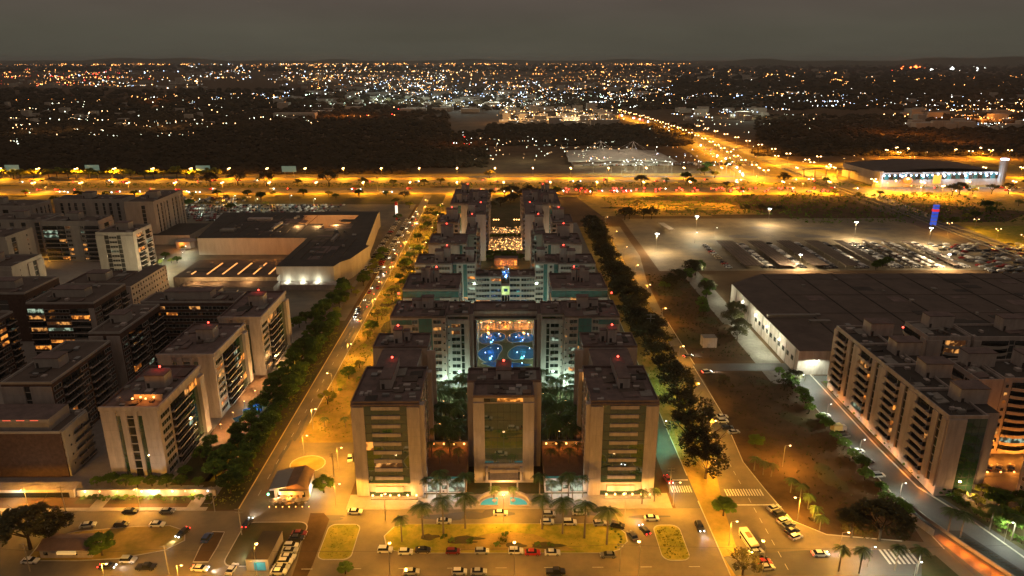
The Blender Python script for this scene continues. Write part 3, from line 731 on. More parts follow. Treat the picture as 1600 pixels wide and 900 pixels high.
    side(th, x0, 402, 6.4, 'S', 3, 10, 2.8, [(1.1,'w'),(4.0,'P'),(1.3,'b')] if s < 0 else [(1.3,'b'),(4.0,'P'),(1.1,'w')], .3, glass='glass', wm='cream', seed=s)
    px, py = sx_(inn, x0, x1, 402, 432); side(th, px, py, 30, inn, 3, 10, 2.8, [(3,'w'),(3,'b'),(3,'w'),(3,'b')], .3, seed=s)
    roof_kit(th, x0, x1, 402, 432, 32, rr, 4, box=[(*X(-23.5,-18.5),424,428,6)]); beacon(th, (x0+x1)/2, 425, 38.6)
    x0, x1 = X(-25.8,-13.4)
    th = thing('apartment_block', f'long blank-ended slab along the {lr} edge of the dark park', 'apartment block')
    body(th, x0, x1, 459, 549, 0, 31.8, 'cream', 'roof')
    side(th, x0, 459, 12.4, 'S', 2, 10, 2.9, [(4,'w'),(8.4,'-')] if s < 0 else [(8.4,'-'),(4,'w')], .12, seed=s)
    px, py = sx_(inn, x0, x1, 459, 549); side(th, px, py, 90, inn, 2, 10, 2.9, [(6,'w'),(8,'b')]*5, .25, seed=s)
    roof_kit(th, x0, x1, 459, 549, 31.8, rr, 14, box=[(*X(-25,-20.5),462,466,6),(*X(-24,-20),510,514,6)])
    beacon(th, (x0+x1)/2-3*s, 463, 38.4)

# --- gate building: two wings joined by a beam over the pool court
th = thing('gate_building', 'wide gate-shaped apartment building with a square opening onto the blue pool court', 'apartment building')
for s in (-1, 1):
    X = lambda a, c: refl(a, c, s)
    x0, x1 = X(-46,-24); body(th, x0, x1, 262.6, 282, 0, 32, 'white', 'roof', 'wing')
    a0, a1 = X(-23.9,-14.8); body(th, a0, a1, 266, 281, 0, 32, 'white', 'roof', 'wing')
    p0, p1 = X(-14.8,-13.3); body(th, p0, p1, 267.6, 281, 0, 31.9, 'panel', 'roof', 'pillar')
    o_, i_ = ('S', None)
    sp = [(8.6,'-'),(3.2,'v'),(5.6,'T'),(4.2,'v'),(1.6,'c')]
    side(th, x0, 262.6, 22, 'S', 2.2, 10, 2.95, sp if s < 0 else sp[::-1], .14, seed=s*2)
    c0, c1 = X(-45.6,-37.4); place(unit('glass_panel', 8.2, 2.0, 'tglass'), 'glass_panel', th, (c0, 262.6, 29.2))
    place(unit('wall_panel', 7.4, 26.0, 'white'), 'wall_panel', th, (c0+.4, 262.6, .4))
    sp = [(1.4,'c'),(4.4,'v'),(1.2,'s'),(2.2,'-')]
    side(th, a0, 266, 9.1, 'S', 2.2, 9, 2.95, sp if s < 0 else sp[::-1], .14, seed=s*4)
    place(unit('spandrel', 9.1, 1.6, 'panel'), 'spandrel', th, (a0, 266, 28.4)); place(unit('glass_panel', 8.0, .9, 'gglass'), 'glass_panel', th, (a0+.5, 266, 30.4))
    n0, n1 = X(-13.25,-12.4); body(th, n0, n1, 269, 281, 0, 28, 'brown', 'roof', 'inner_pier')
    rr = random.Random(s+50)
    roof_kit(th, x0, x1, 262.6, 282, 32, rr, 12, box=[(*X(-38.6,-34.6),274.5,277,3.4),(*X(-34.5,-29.8),273.8,277,4.8),(*X(-29.7,-26),274.6,277,2.2)])
    roof_kit(th, a0, a1, 266, 281, 32, rr, 4); q = X(-46.6,-32); beacon(th, (q[0]+q[1])/2+5*s, 276, 37)
body(th, -13.3, 12.7, 270.4, 281, 28.2, 32, 'panel', 'roof', 'beam')
for z, m_ in ((29.0,'glass'),): place(unit('spandrel', 25, .9, 'roofblack'), 'spandrel', th, (-12.8, 270.4, z))
roof_kit(th, -13.3, 12.7, 270.4, 281, 32, random.Random(3), 3)

# --- central front tower
th = thing('glass_front_tower', 'middle front tower, wide green glass face between beige panels, gold-lit top floor', 'apartment tower')
body(th, -12.6, 11.4, 206, 216, 0, 31, 'panel', 'roof'); body(th, -10.3, 8.7, 196.5, 206, 0, 30.4, 'white', 'roof', 'front_wing')
side(th, -10.3, 196.5, 19, 'S', 7.4, 7, 3.0, [(.185,'-'),(.63,'G'),(.185,'-')], .06, seed=4, litm=['warm'])
for u in (-10.3, 5.2): place(unit('wall_panel', 3.5, 27.6, 'panel'), 'wall_panel', th, (u, 196.5, 1.2))
for i in range(6): place(unit('glass_panel', 2.0, 1.3, ['glass','gglass','gold','gold','gold','gold'][i]), 'glass_panel', th, (-6.9+i*2.02, 196.5, 28.9))
place(unit('spandrel', 12, .9, 'panel'), 'spandrel', th, (-6.8, 196.5, 6.4)); place(unit('spandrel', 9, 1.2, 'panel'), 'spandrel', th, (-5.3, 196.0, 4.2))
for u in (-6.6, 4.3): place(unit('fin', .8, 5.4, 'panel'), 'fin', th, (u, 196.5, 1.0))
place(unit('glass_panel', 12, 3.0, 'glass'), 'glass_panel', th, (-6.8, 196.5, 1.0))
roof_kit(th, -12.6, 11.4, 206, 216, 31, random.Random(5), 9, box=[(-3.2,1.6,208,224-8.2,3.2)]); roof_kit(th, -10.3, 8.7, 196.5, 206, 30.4, random.Random(6), 9)
b = MB(); b.box(0,2.6,0,2.6,0,.5); b.build('roof_hatch', M['tile'], th, (5.2,198.5,30.4)); beacon(th, -.8, 213, 34.6)
# --- stair bridge with the green-lit window
th = thing('stair_bridge', 'stair bridge with a lime green lit hall between two pale slabs', 'stair bridge')
b = MB(); b.box(-2.3,2.3,342.2,346,0,19.9,0); b.build('wall', [M['cream'], M['cream']], th)
for z in (12.6,): 
    b = MB(); b.box(-2.2,2.2,341.9,342.2,15.2,19.5); b.build('lit_hall', M['limelit'], th); b = MB(); b.box(-1.0,.9,341.8,341.9,16.8,18.4); b.build('window', M['gglass'], th)
for i in range(3):
    b = MB(); b.box(-2.0+1.45*i,-1.0+1.45*i,342.0,342.2,6,14.6); b.build('window', M['glass'], th)
# --- park, terraces and pool court behind
sheet('park', rect(-26,26,556,704), .05, 'grassdark'); sheet('lit_terrace', rect(-13,12.6,478,552), .05, 'tile'); sheet('inner_garden', rect(-12.5,12.2,416,477), .05, 'grassdark')
sheet('pool_deck', rect(-24,23,283,341), .05, 'paving'); sheet('deck_middle', rect(-13,12.5,283,331), .07, 'grassdark')  # middle of the deck drawn dark, in the dark grass colour
sheet('park_path', rect(-14.6,-13.3,556,704), .07, 'conc'); sheet('park_path', rect(24.2,25.6,556,704), .07, 'conc')
def pool(name, cx, cy_, rx, ry, seed, label, z=.10):
    rr = random.Random(seed); n = 28; a1 = rr.uniform(0,6); pts = []
    for i in range(n):
        a = 2*math.pi*i/n; k = 1+.18*math.sin(2*a+a1)+.10*math.sin(3*a+a1*2); pts.append((cx+rx*k*math.cos(a), cy_+ry*k*math.sin(a)))
    th = thing(name, label, 'swimming pool')
    b = MB(); b.prism([(cx+(x-cx)*1.06, cy_+(y-cy_)*1.09) for x, y in pts], 0, z, 0, 0); b.build('rim', M['paving'], th)
    b = MB(); b.prism(pts, z, z+.03, 0, 0); b.build('water', M['water'], th); return th
PB = (.12,.50,1)
for (cx, cy_, rx, ry, sd, lb, hue) in ((-7.2,321,5.6,8.2,1,'blue-lit kidney pool at the far left of the pool court',PB),(-7.4,302,5.6,9.2,2,'long blue pool at the left of the court seen through the gate',PB),(7.2,321,5.6,8,3,'dark blue round pool at the far right of the pool court',PB),(7.4,302,5.6,9.4,4,'teal-lit pool at the right of the court seen through the gate',(.1,.9,.7)),(0,288.5,11,2.6,5,'dark blue pool strip just behind the gate opening',PB),(0,432,2.6,13,6,'glowing blue pool between the rear slabs, above the stair bridge',PB)):
    th = pool('swimming_pool', cx, cy_, rx, ry, sd, lb); glow(th, (cx, cy_, 3.0), hue, 650 if sd < 6 else 2200, .5)
    for i in range(3):
        b = MB(); b.ball((0,0,0), .16); b.build('pool_light', M['b_bl'], th, (cx+(-1)**i*rx*.5*(i*.5+.3), cy_+ry*.5*(i-1), .35))
# --- podium terraces beside the middle tower
for s in (-1, 1):
    x0, x1 = refl(-26,-12.6, s)
    th = thing('podium_pavilion', f'single-storey glazed pavilion with a terracotta roof deck between the middle and {SN[s][0]} front towers', 'pavilion')
    body(th, x0, x1, 191, 210.5, 0, 5, 'panel', 'tile')
    side(th, x0, 191, x1-x0, 'S', .5, 1, 3.6, [(.3,'-'),(4,'g'),(2,'v'),(4,'g'),(.4,'-')], .0, glass='cool')
    b = MB(); b.box(x0,x1,190.6,191,4.4,5.3); b.build('parapet', M['panel'], th); b = MB(); b.box(x0,x1,190.7,190.9,5.3,6.1); b.build('glass_railing', M['tglass'], th)
    b = MB(); b.box(x0,x1,210.5,211.6,0,6.8); b.build('back_wall', M['conc'], th)
    for i in range(3): glow(th, (x0+2.5+i*4.2, 208.5, 6.6), ORG, 130, .3)
    for i in range(2): glow(th, (x0+3+i*7, 188.6, 3.0), (.85,1,.95), 450, .4)
    for i in range(4):
        b = MB(); b.ball((0,0,0), .3); b.build('wall_light', M['b_or'], th, (x0+1.5+i*3.4, 210.2, 6.2))
# entrance canopy, steps and two quarter pools in front of the middle tower
th = thing('entrance_canopy', 'low entrance porch with steps glowing amber before the middle tower', 'entrance porch')
b = MB(); b.box(-5.4,3.8,191.6,196.3,3.6,4.1); b.build('roof', M['panel'], th)
for u in (-5.2, 3.2):
    b = MB(); b.box(u,u+.5,191.8,192.3,.1,3.6); b.build('column', M['panel'], th)
for i in range(4):
    b = MB(); b.box(-5,3.4,190.2-i*.5,190.7-i*.5,.1,.62-i*.13); b.build('step', M['paving'], th)
glow(th, (-.8,190.4,2.6), WARM, 2200, .3)
for s in (-1, 1):
    x0 = -.8+s*1.9; x1 = -.8+s*7.2
    pts = [(x0,184.2),(x1,184.2)]+[(x1+(x0-x1)*(1-math.cos(a)), 184.2+3.9*math.sin(a)) for a in [i*math.pi/2/6 for i in range(1,7)]]
    th = thing('fountain_pool', f'small curved turquoise pool on the {SN[s][0]} of the entrance steps', 'pool')
    b = MB(); b.prism([(x+(x-x0)*.12-(s*.2 if x==x0 else 0), y+(y-186)*.16) for x, y in pts], .12, .34, 0, 0); b.build('rim', M['white'], th)
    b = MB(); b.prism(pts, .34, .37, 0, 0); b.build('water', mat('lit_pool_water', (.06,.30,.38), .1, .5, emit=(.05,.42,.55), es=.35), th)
    b = MB(); b.tube((0,0,0),(0,0,.5),.25,.15,6); b.tube((0,0,.5),(0,0,.7),.7,.8,8); b.build('fountain', M['white'], th, (-.8+s*2.9,185.6,.37))
    b = MB()
    for i in range(8):
        a, c = math.pi/2*i/8, math.pi/2*(i+1)/8
        q = lambda t, r: (x1+(x0-x1)*(1-math.cos(t))+s*r*math.cos(t)*.8, 185.2+(4.2+r)*math.sin(t))
        b.prism([q(a,.6), q(c,.6), q(c,1.6), q(a,1.6)], .12, .9, 0, 0)
    b.build('curved_wall', M['white'], th)
# uplight row at the foot of each side tower
for s in (-1, 1):
    x0, x1 = refl(-46,-27, s)
    th = thing('uplight_row', f'row of amber wall lights along a planter at the foot of the {SN[s][0]} front tower', 'lights')
    b = MB(); b.box(x0+4,x1-.5,187.3,188.1,.13,.55); b.build('planter', M['conc'], th)
    for i in range(6):
        b = MB(); b.tube((0,0,0),(0,0,.8),.07,.07,4,0); b.ball((0,0,1.0),.3,1); b.build('light_post', [M['metal'], M['b_ye']], th, (x0+4.6+i*2.7,187.7,.5))
        if i % 2 == 0: glow(th, (x0+4.6+i*2.7+1,187.2,2.2), WARM, 420, .2)

th = thing('garden_pavilion', 'low lit pavilion between the rear slabs in front of the bright terraces', 'pavilion')
b = MB(); b.box(-7.5,8,446,453,0,5.2); b.m[0] = 1; b.build('wall', [M['brown'], M['roof']], th)
for i in range(6):
    b = MB(); b.box(0,1.9,-.2,0,.3,3.4); b.build('window', M['gold'], th, (-6.6+i*2.4,446,.4))
glow(th, (-3,442.5,3), ORG, 2200, .3); glow(th, (5,442.5,3), ORG, 2200, .3)
r = random.Random(8); tb = MB(); bl = MB(); b2 = MB()
for (y0_, y1_, n) in ((480,512,170),(529,550,110)):
    for i in range(n):
        x, y = r.uniform(-12.4,12), r.uniform(y0_,y1_); k = r.random()
        if k < .5: tb.tube((x,y,.05),(x,y,.75),.7,.7,6,0)
        elif k < .8: tb.tube((x,y,.05),(x,y,2.2),.06,.06,4,0); tb.tube((x,y,2.1),(x,y,2.7),1.4,.08,8,0)
        else: tb.box(x-1.4,x+1.4,y-.5,y+.5,.05,.9,0)
        if r.random() < .45: (bl if r.random() < .6 else b2).ball((x+r.uniform(-1,1),y,2.6),.16,0,5,3)
for x in (-10,-8,-6,7,9,11): bl.ball((x,574,3),.45,0,5,3)
tag(tb.build('terrace_furniture', M['tent']), 'crowded tables and parasols on the lit terraces between the rear slabs', 'furniture', None, 'stuff')
tag(bl.build('terrace_lights', M['b_ye']), 'amber festoon of lamps over the terraces', 'lights', None, 'stuff'); tag(b2.build('terrace_lights', M['b_na']), 'pale lamps over the terraces', 'lights', None, 'stuff')
for x in (-9,-2,6,11):
    for y in (486,500,538): glow(None, (x,y,4), WARM, 1100, .3)
# ================================================================== LEFT ESTATE
def estate_tower(x0, x1, y0, y1, h, lab, seed, redroof=False):
    th = thing('apartment_tower', lab, 'apartment tower'); rr = random.Random(seed)
    w = x1-x0; n = int((h-1.5)/2.75)
    body(th, x0, x1, y0, y1, 0, h, 'white', 'roof')
    side(th, x0, y0, w, 'S', 1, n, 2.75, [(.26,'-'),(.08,'G'),(.10,'-'),(.13,'s'),(.06,'-'),(.09,'G'),(.28,'-')], .06, seed=seed)
    for u, v in ((0,.26),(.34,.44),(.57,.63),(.72,1)):
        place(unit('wall_panel', (v-u)*w, h-.6, 'panel'), 'wall_panel', th, (x0+u*w, y0, .1))
    side(th, x1, y0, y1-y0, 'E', 1, n, 2.75, [(.24,'v'),(.34,'f'),(.10,'f'),(.20,'G'),(.12,'F')], .16, seed=seed+1)
    b = MB(); b.box(x0-.3,x1+.6,y0-.6,y0,h-.4,h+.9); b.box(x1,x1+.6,y0,y1,h-.4,h+.9); b.build('cornice', M['panel'], th)
    cx = x0+w*.42
    roof_kit(th, x0, x1, y0, y1, h, rr, 12, box=[(cx,cx+6.5,y0+(y1-y0)*.45,y0+(y1-y0)*.45+5.5,4.6)], boxm='white')
    # roof terrace lights
    if redroof:
        for i in range(3): glow(th, (x0+w*.5+i*2.5, y0+4, h+2), ORG, 160, .2)
        for i in range(4):
            b = MB(); b.ball((0,0,0), .3); b.build('terrace_light', M['b_or'], th, (x0+w*.45+i*2.1, y0+4.5+(i%2), h+1.3))
        b = MB(); b.box(x0+w*.45,x1-1,y0+5.6,y0+6,h,h+2.2); b.build('terrace_wall', M['white'], th)
    bx, by = cx+3.2, y0+(y1-y0)*.45+4.8
    beacon(th, bx, by, h+4.9, 130 if redroof or seed == 3 else 0)
    return th
estate_tower(-127.5,-109.5,199.5,231,25.5,'beige apartment tower with a lit roof terrace and red beacon, behind the guard wall',1,True)
estate_tower(-129,-108.3,241,273,25.5,'beige apartment tower standing between two others, above the blue tree-shaped pool',2)
estate_tower(-121,-103.5,279,314,26,'beige apartment tower by the road bend, red-lit roof box, nearest the mall',3)
def dark_block(x0, x1, y0, y1, h, lab, seed, endm='white', litp=.1, front=None, sidef='f', split=True):
    th = thing('apartment_block', lab, 'apartment block'); rr = random.Random(seed); n = int((h-1)/2.9)
    body(th, x0, x1, y0, y1, 0, h, 'brown', 'roofdark')
    w = x1-x0
    if front: side(th, x0, y0, w, 'S', .8, n, 2.9, front, litp, seed=seed, wm=endm)
    else:
        place(unit('wall_panel', w*.45, h-1, endm), 'wall_panel', th, (x0, y0, .1)); place(unit('wall_panel', w*.42, h-1, endm), 'wall_panel', th, (x0+w*.57, y0, .1))
        side(th, x0, y0, w, 'S', .8, n, 2.9, [(.45,'-'),(.12,'s'),(.43,'-')], 0)
    k = max(3, int((y1-y0)/5)); side(th, x1, y0, y1-y0, 'E', .8, n, 2.9, [(1,sidef if i % 3 else 'v') for i in range(k)], litp*.35, seed=seed+1)
    roof_kit(th, x0, x1, y0, y1, h, rr, 7, box=[(x0+w*.2,x0+w*.7,y0+(y1-y0)*.35,y0+(y1-y0)*.35+6,3.6)], boxm='grey', parm='grey')
    return th
dark_block(-192,-142.8,201,216,16,'low dark brick block in the lower left corner with a yellowish end wall',11,front=[(2,'w'),(1,'s'),(2,'w'),(1,'s'),(3,'w'),(5,'-')],litp=.02)
th = bpy.context.scene.objects['apartment_block.%03d' % 0] if False else None
t_ = thing('penthouse', 'grey set-back roof storey with red edge lights above the low dark brick block', 'roof storey')
b = MB(); b.box(-190,-147,203,214,16.0,20); b.m[0] = 1; b.build('wall', [M['grey'], M['roof']], t_)
for i in range(9):
    b = MB(); b.box(0,2.6,-.1,0,0,.12); b.build('edge_light', bulbm('red_strip', (1,.12,.06), 1.2) if i == 0 else bpy.data.materials['red_strip'], t_, (-188+i*4.4,203,19.6))
b = MB(); b.box(-142.7,-142.2,201.5,215.5,.1,16.5); b.build('end_wall', M['cream'], t_)
for i in range(4):
    for j in range(2):
        b = MB(); b.box(0,.1,0,.6,0,.6); b.build('vent', M['dframe'], t_, (-142.2,204+j*7,3+i*3.4))
dark_block(-171.5,-154.3,218.5,256,25,'dark balcony block with two whitish end panels, second row from the lower left corner',12,litp=.08)
dark_block(-166,-153.6,262,296,26,'dark balcony block with a tall pale end wall, in the middle of the left estate',13,litp=.06)
th = dark_block(-214,-184,298,326,26,'large brown block with two white-framed stacks of balconies and orange-lit rooms',14,front=[(.26,'f'),(.40,'r'),(.30,'f'),(.08,'P')],litp=.22)
th = dark_block(-245,-214.5,262,290,25,'brown balcony block at the left edge of the photo with many orange-lit rooms',15,litp=.5)
dark_block(-262,-228,318,345,24,'grey-brown block at the left edge with narrow window slots',18,endm='grey',front=[(2,'-'),(1,'s'),(2,'-'),(1,'s'),(2,'-')],litp=.1)
th = dark_block(-165,-122.5,302,316,25,'long dark glass block linked behind the tower nearest the mall',16,front=[(1,'r')]*8,litp=.14)
dark_block(-152,-133,318,334,20,'dark low block with a small yellow-lit window beside the market hall',17,front=[(1,'r')]*4,litp=.1)
# grid-fronted office with white frames
th = thing('office_block', 'low block with a white window grid and glowing ground floor among the left towers', 'office block')
body(th, -232,-205,349,378,0,17,'cream','roofdark'); body(th,-204.9,-196,352,392,0,17,'cream','roofdark','wing')
side(th,-232,349,27,'S',1,5,3.2,[(1,'w')]*11,.75,seed=9,litm=['warm','gold','warm','cool']); side(th,-204.9,352,8.9,'S',1,5,3.2,[(1,'P')],0)
side(th,-196,352,40,'E',1,5,3.2,[(1,'w')]*14,.12,seed=19); roof_kit(th,-232,-205,349,378,17,random.Random(4),6,box=[(-224,-214,362,369,4)],boxm='cream')
# far left towers
def strip_tower(x0, x1, y0, y1, h, lab, seed, fr, wall='grey', lp=.1, sd=None):
    th = thing('apartment_tower', lab, 'apartment tower'); n = int((h-1)/3)
    body(th, x0, x1, y0, y1, 0, h, wall, 'roofdark')
    side(th, x0, y0, x1-x0, 'S', .8, n, 3, fr, lp, seed=seed, wm=wall); side(th, x1, y0, y1-y0, 'E', .8, n, 3, sd or fr, lp, seed=seed+1, wm=wall)
    roof_kit(th, x0, x1, y0, y1, h, random.Random(seed), 7, box=[(x0+(x1-x0)*.35,x0+(x1-x0)*.35+8,y0+(y1-y0)*.4,y0+(y1-y0)*.4+6,4.5)], boxm=wall, parm=wall)
sl = [(2,'-'),(.8,'s'),(1.6,'-'),(.8,'s'),(1.2,'P'),(.8,'s'),(1.6,'-'),(.8,'s'),(1.2,'-')]
strip_tower(-347,-294,537,556,27,'long grey tower block with dark window slots, farthest back in the upper left',21,sl*2)
strip_tower(-308,-270.5,460,478,27,'brown-windowed tower with lit orange rooms either side of a pale central panel',22,[(4,'f'),(2,'f'),(1.6,'v'),(2.4,'P'),(1.2,'v'),(4,'f')],lp=.2,sd=[(1,'P'),(1,'s'),(1,'P')])
strip_tower(-257,-233.5,432,456,26,'grey tower with a lit balcony column facing the car park',23,[(2,'P'),(1,'s'),(2,'r'),(1,'s'),(3,'P')],lp=.12,sd=[(1,'-'),(2.4,'f'),(1,'P'),(2,'f'),(1,'-')])
strip_tower(-279,-257.5,511,560,30,'pale tower with a blank front and slotted long side beside the market car park',24,[(3,'P'),(.7,'s'),(1.6,'P')],wall='cream',lp=.12,sd=sl*2)
strip_tower(-400,-347.5,512,535,27,'dark slotted tower cut by the left edge in the upper left',25,sl,lp=.15)
strip_tower(-352,-311,469,490,26,'grey tower with vertical fins in the upper left, partly behind the brown-windowed one',26,sl,lp=.05)
strip_tower(-345,-305,420,446,26,'pale slotted tower at the far left edge with small square windows',27,[(1,'P'),(1,'s'),(1,'P'),(3,'w')],wall='cream',lp=.02)
strip_tower(-300,-266,366,392,23,'pale end wall with rows of small windows at the left edge, above the orange-lit alley',28,[(3,'c'),(1,'P'),(.8,'s'),(1.4,'P')],wall='cream',lp=0)
# lit guard wall and its planter at the street
th = thing('boundary_wall', 'long pale street wall with lit strip and gateways before the left estate', 'wall')
b = MB(); b.box(-134,-91,190.2,190.8,0,2.3); b.build('wall', M['white'], th); b = MB(); b.box(-134,-91,189.9,191,2.3,2.5); b.build('coping', M['conc'], th)
b = MB(); b.box(-200,-134.5,189.6,194,0,2.8); b.build('garage_front', M['white'], th); b = MB(); b.box(-158,-136,189.4,189.6,.2,1.9); b.build('garage_opening', M['glass'], th)
for i, x in enumerate((-131,-126.5,-121,-113.5,-110.5,-108,-104,-100,-97,-93)):
    b = MB(); b.ball((0,0,0), .22); b.build('wall_light', M['b_or' if i % 3 else 'b_wh'], th, (x,189.7,2.1))
    if i % 2 == 0: glow(th, (x,188.4,2.4), WARM if i != 4 else (.9,1,.95), 900, .25)
glow(th, (-152,187.6,2.6), (.85,1,.95), 500, .4)
sheet('wall_planting', rect(-133,-91,186.2,190), .08, 'grassdark')
for x0 in (-127,-97.5): sheet('driveway', rect(x0,x0+4,182.4,190), .09, 'paving')
sheet('footpath', rect(-210,-91,182.6,184.2), .13, 'paving', 'kerb', base=0)
# pool of the left estate
th = thing('tree_shaped_pool', 'blue spiky-edged pool on an amber-lit deck between the towers and the hedge', 'swimming pool')
pts = [(-104,240),(-101,243),(-102.5,247),(-99.8,249),(-101.5,252.5),(-98.6,254),(-99.5,258.5),(-96.4,256.5),(-95.2,253),(-96,249.5),(-94.6,246),(-96.4,243.2),(-99,238.5),(-101.8,237)]
b = MB(); b.prism([(x*1.0-.0+(x+99)*.08, y+(y-247)*.05) for x, y in pts], 0, .14, 0, 0); b.build('rim', M['paving'], th)
b = MB(); b.prism(pts, .14, .17, 0, 0); b.build('water', M['water'], th); glow(th, (-99,248,1.6), (.3,.9,1), 900, .4)
sheet('pool_deck', [(-107,218),(-94.5,224),(-94.2,276),(-108,280),(-108,236)], .07, 'tile')
for i in range(7): lamp('gar', -106+i*1.1, 222+i*9.2, f'small amber garden lamp on the left estate deck, {nth(i)} from the street wall', 'garden lamps of the left estate')
for i, (x, y) in enumerate(((-104,226),(-100,234),(-105,258),(-103,270),(-98,280),(-101,292))): glow(None, (x, y, 3.5), WARM, 1500, .4)

# ================================================================== RIGHT ESTATE
th = thing('apartment_block', 'long stepped apartment block by the estate road with a dark green end wall', 'apartment block')
ys = [188.5,207.5,226.5,245.5,264.5]
for i in range(4):
    xo = 129.8+.0*i; body(th, 133.4,145.5,ys[i],ys[i+1]-.02,0,27,'white','roofblack','wing')
    side(th, 133.4, ys[i+1], 19, 'W', 3.2, 8, 2.9, [(2.6,'P'),(6.0,'b'),(2.2,'b'),(2.4,'P'),(1.8,'s'),(2.2,'P')][::1], .14, glass='glass', wm='white', seed=60+i, litm=['gold','warm','gold','cool'])
    b = MB(); b.box(145.5,151,ys[i]+3,ys[i]+11,0,27); b.m[0] = 1; b.build('stair_core', [M['white'], M['roofblack']], th)
    roof_kit(th, 133.4,145.5,ys[i],ys[i+1]-.3,27,random.Random(70+i),5,box=[(146-4,151,ys[i]+9,ys[i]+15,5)],boxm='white',parm='white')
side(th, 133.4, 188.5, 12.1, 'S', .5, 9, 2.9, [(6.2,'-'),(6,'-')]); place(unit('wall_panel',5.6,26.5,'panel'),'wall_panel',th,(133.4,188.5,.1))
for i in range(9): place(unit('glass_panel', 6.2, 2.9, 'gglass'), 'glass_panel', th, (139.2,188.5,.6+i*2.9))
beacon(th, 150, 247, 32.6)
for i in range(8): glow(th, (131.6, 191+i*10, 1.6), ORG, 450, .25)
def curv_block(x0, x1, y0, y1, h, lab, seed, fr, west=None):
    th = thing('apartment_block', lab, 'apartment block')
    body(th, x0, x1, y0, y1, 0, h, 'white', 'roofblack'); n = 9
    side(th, x0, y0, x1-x0, 'S', h-.8-n*2.9, n, 2.9, fr, .22, seed=seed, wm='white')
    if west: side(th, x0, y1, y1-y0, 'W', h-.8-n*2.9, n, 2.9, west, .22, seed=seed+2, wm='white')
    roof_kit(th, x0, x1, y0, y1, h, random.Random(seed), 8, box=[(x0+(x1-x0)*.35,x0+(x1-x0)*.35+10,y1-6,y1-1,5)], boxm='white', parm='white')
    return th
curv_block(162,178.5,249.5,266,28,'pale apartment block with a curved balcony corner and red beacon, at the mall roof edge',81,[(4,'P'),(.8,'s'),(6,'B'),(1,'P')],[(6,'B'),(2,'P')])
curv_block(179.5,225,249,263,28,'wide pale apartment block with wavy balconies at the right edge, next to the mall roof',82,[(1.5,'P'),(6,'B'),(1,'s'),(7,'B'),(1,'P'),(1,'s'),(7,'B')])
curv_block(157,165.5,211.5,229,28,'slim pale tower with a column of small square windows, behind the stepped block',83,[(3,'c'),(1,'-'),(1.4,'-')],[(6,'B'),(2,'v'),(2,'P')])
curv_block(166.5,200,212.5,228,28,'pale block with curved balconies above the orange-lit parking deck at the right edge',84,[(1.5,'w'),(6,'B'),(1.2,'P'),(1,'s'),(7,'B'),(3,'P')])
curv_block(158.5,176,176,187.5,30,'cream tower corner with small windows cut by the right edge of the photo',85,[(1,'-')],[(2,'w'),(2,'w'),(2,'w')])
for i in range(7): glow(None, (159+i*6, 207.5, 2.2), ORG, 1300, .4)
th = thing('car_port_wall', 'low wall with a row of amber lamps at the right estate car park', 'wall')
b = MB(); b.box(151.5,180,198.6,199.1,0,1.4); b.build('wall', M['conc'], th)
for i in range(6):
    b = MB(); b.ball((0,0,0), .26); b.build('wall_light', M['b_or'], th, (152.5+i*4.4,198.4,1.8)); 
    if i % 2: glow(th, (152.5+i*4.4,197.6,2.4), ORG, 700, .2)
# ================================================================== MALLS AND HALLS
th = thing('shopping_mall', 'long white-walled shopping mall with a dark flat roof and a lit roof court', 'shopping mall')
def roofpoly(th, poly, z, wall='cream', roof='roofblack', name='wall'):
    b = MB(); b.prism(poly, 0, z, 1, 0); b.build(name, [M[wall], M[roof]], th)
roofpoly(th, [(-213.7,476),(-228,562),(-160,562),(-156,520),(-137,520),(-137,476)], 12)
roofpoly(th, [(-136.8,403.2),(-102.5,403.2),(-100.8,412),(-96,420),(-90,452),(-93,455),(-102,553),(-102,562),(-159.8,562),(-159.8,548),(-116,548),(-118,500),(-136.8,500)], 12.6, name='wing')
for (xa, xb, y) in ((-134,-104,403.2),):
    for i in range(6):
        b = MB(); b.box(0,.06,-.06,0,.3,12); b.build('wall_joint', M['grey'], th, (xa+i*6,y,0))
for i in range(6):
    b = MB(); b.box(0,.25,0,52,0,.35); b.build('roof_seam', M['roofdark'], th, (-133+i*6,420,12.62))
for i in range(8):
    b = MB(); b.box(0,.25,0,70,0,.3); b.build('roof_seam', M['roofdark'], th, (-208+i*8.5,482,12.02))
for (x, y, w, d, m) in ((-198,531,18,5,'white'),(-205,494,10,6,'conc'),(-170,500,2,22,'paving'),(-118,462,1.8,18,'paving')):
    b = MB(); b.box(0,w,0,d,0,1.6); b.build('roof_skylight', M[m], th, (x,y,12.0 if x < -150 else 12.6))
b = MB(); b.box(-158,-119,500.5,519,0,9); b.build('roof_court', M['conc'], th)
for i in range(5):
    b = MB(); b.box(-156+i*7.6,-149.6+i*7.6,501.5,511,9,10.2); b.build('court_canopy', M['paving'], th)
for x in (-154,-140,-126): glow(th, (x,512,14), WARM, 6000, .6)
for x in (-154,-126): glow(th, (x,528,4), ORG, 6000, .6)
for i in range(3):
    b = MB(); b.ball((0,0,0), .5); b.build('wall_light', M['b_wh'], th, (-130+i*9,402.6,3.4)); glow(th, (-130+i*9,400.6,4.4), (.95,1,.8), 700, .4)
b = MB(); b.box(-137,-100,396,403,0,3.4); b.build('canopy', M['white'], th)
th = thing('market_hall', 'brown hall beside the mall with six glowing diagonal skylight strips', 'market hall')
b = MB(); b.box(-196,-135,398,436,0,7.6,0); b.m[0] = 1; b.build('wall', [M['grey'], M['roofdark']], th)
for i in range(6):
    b = MB(); b.box(0,.9,0,(6 if i == 0 else 24),0,.25); b.build('skylight', bulbm('skylight_glow', (1,.40,.10), 1.1) if i == 0 else bpy.data.materials['skylight_glow'], th, (-188+i*9.2,404,7.62))
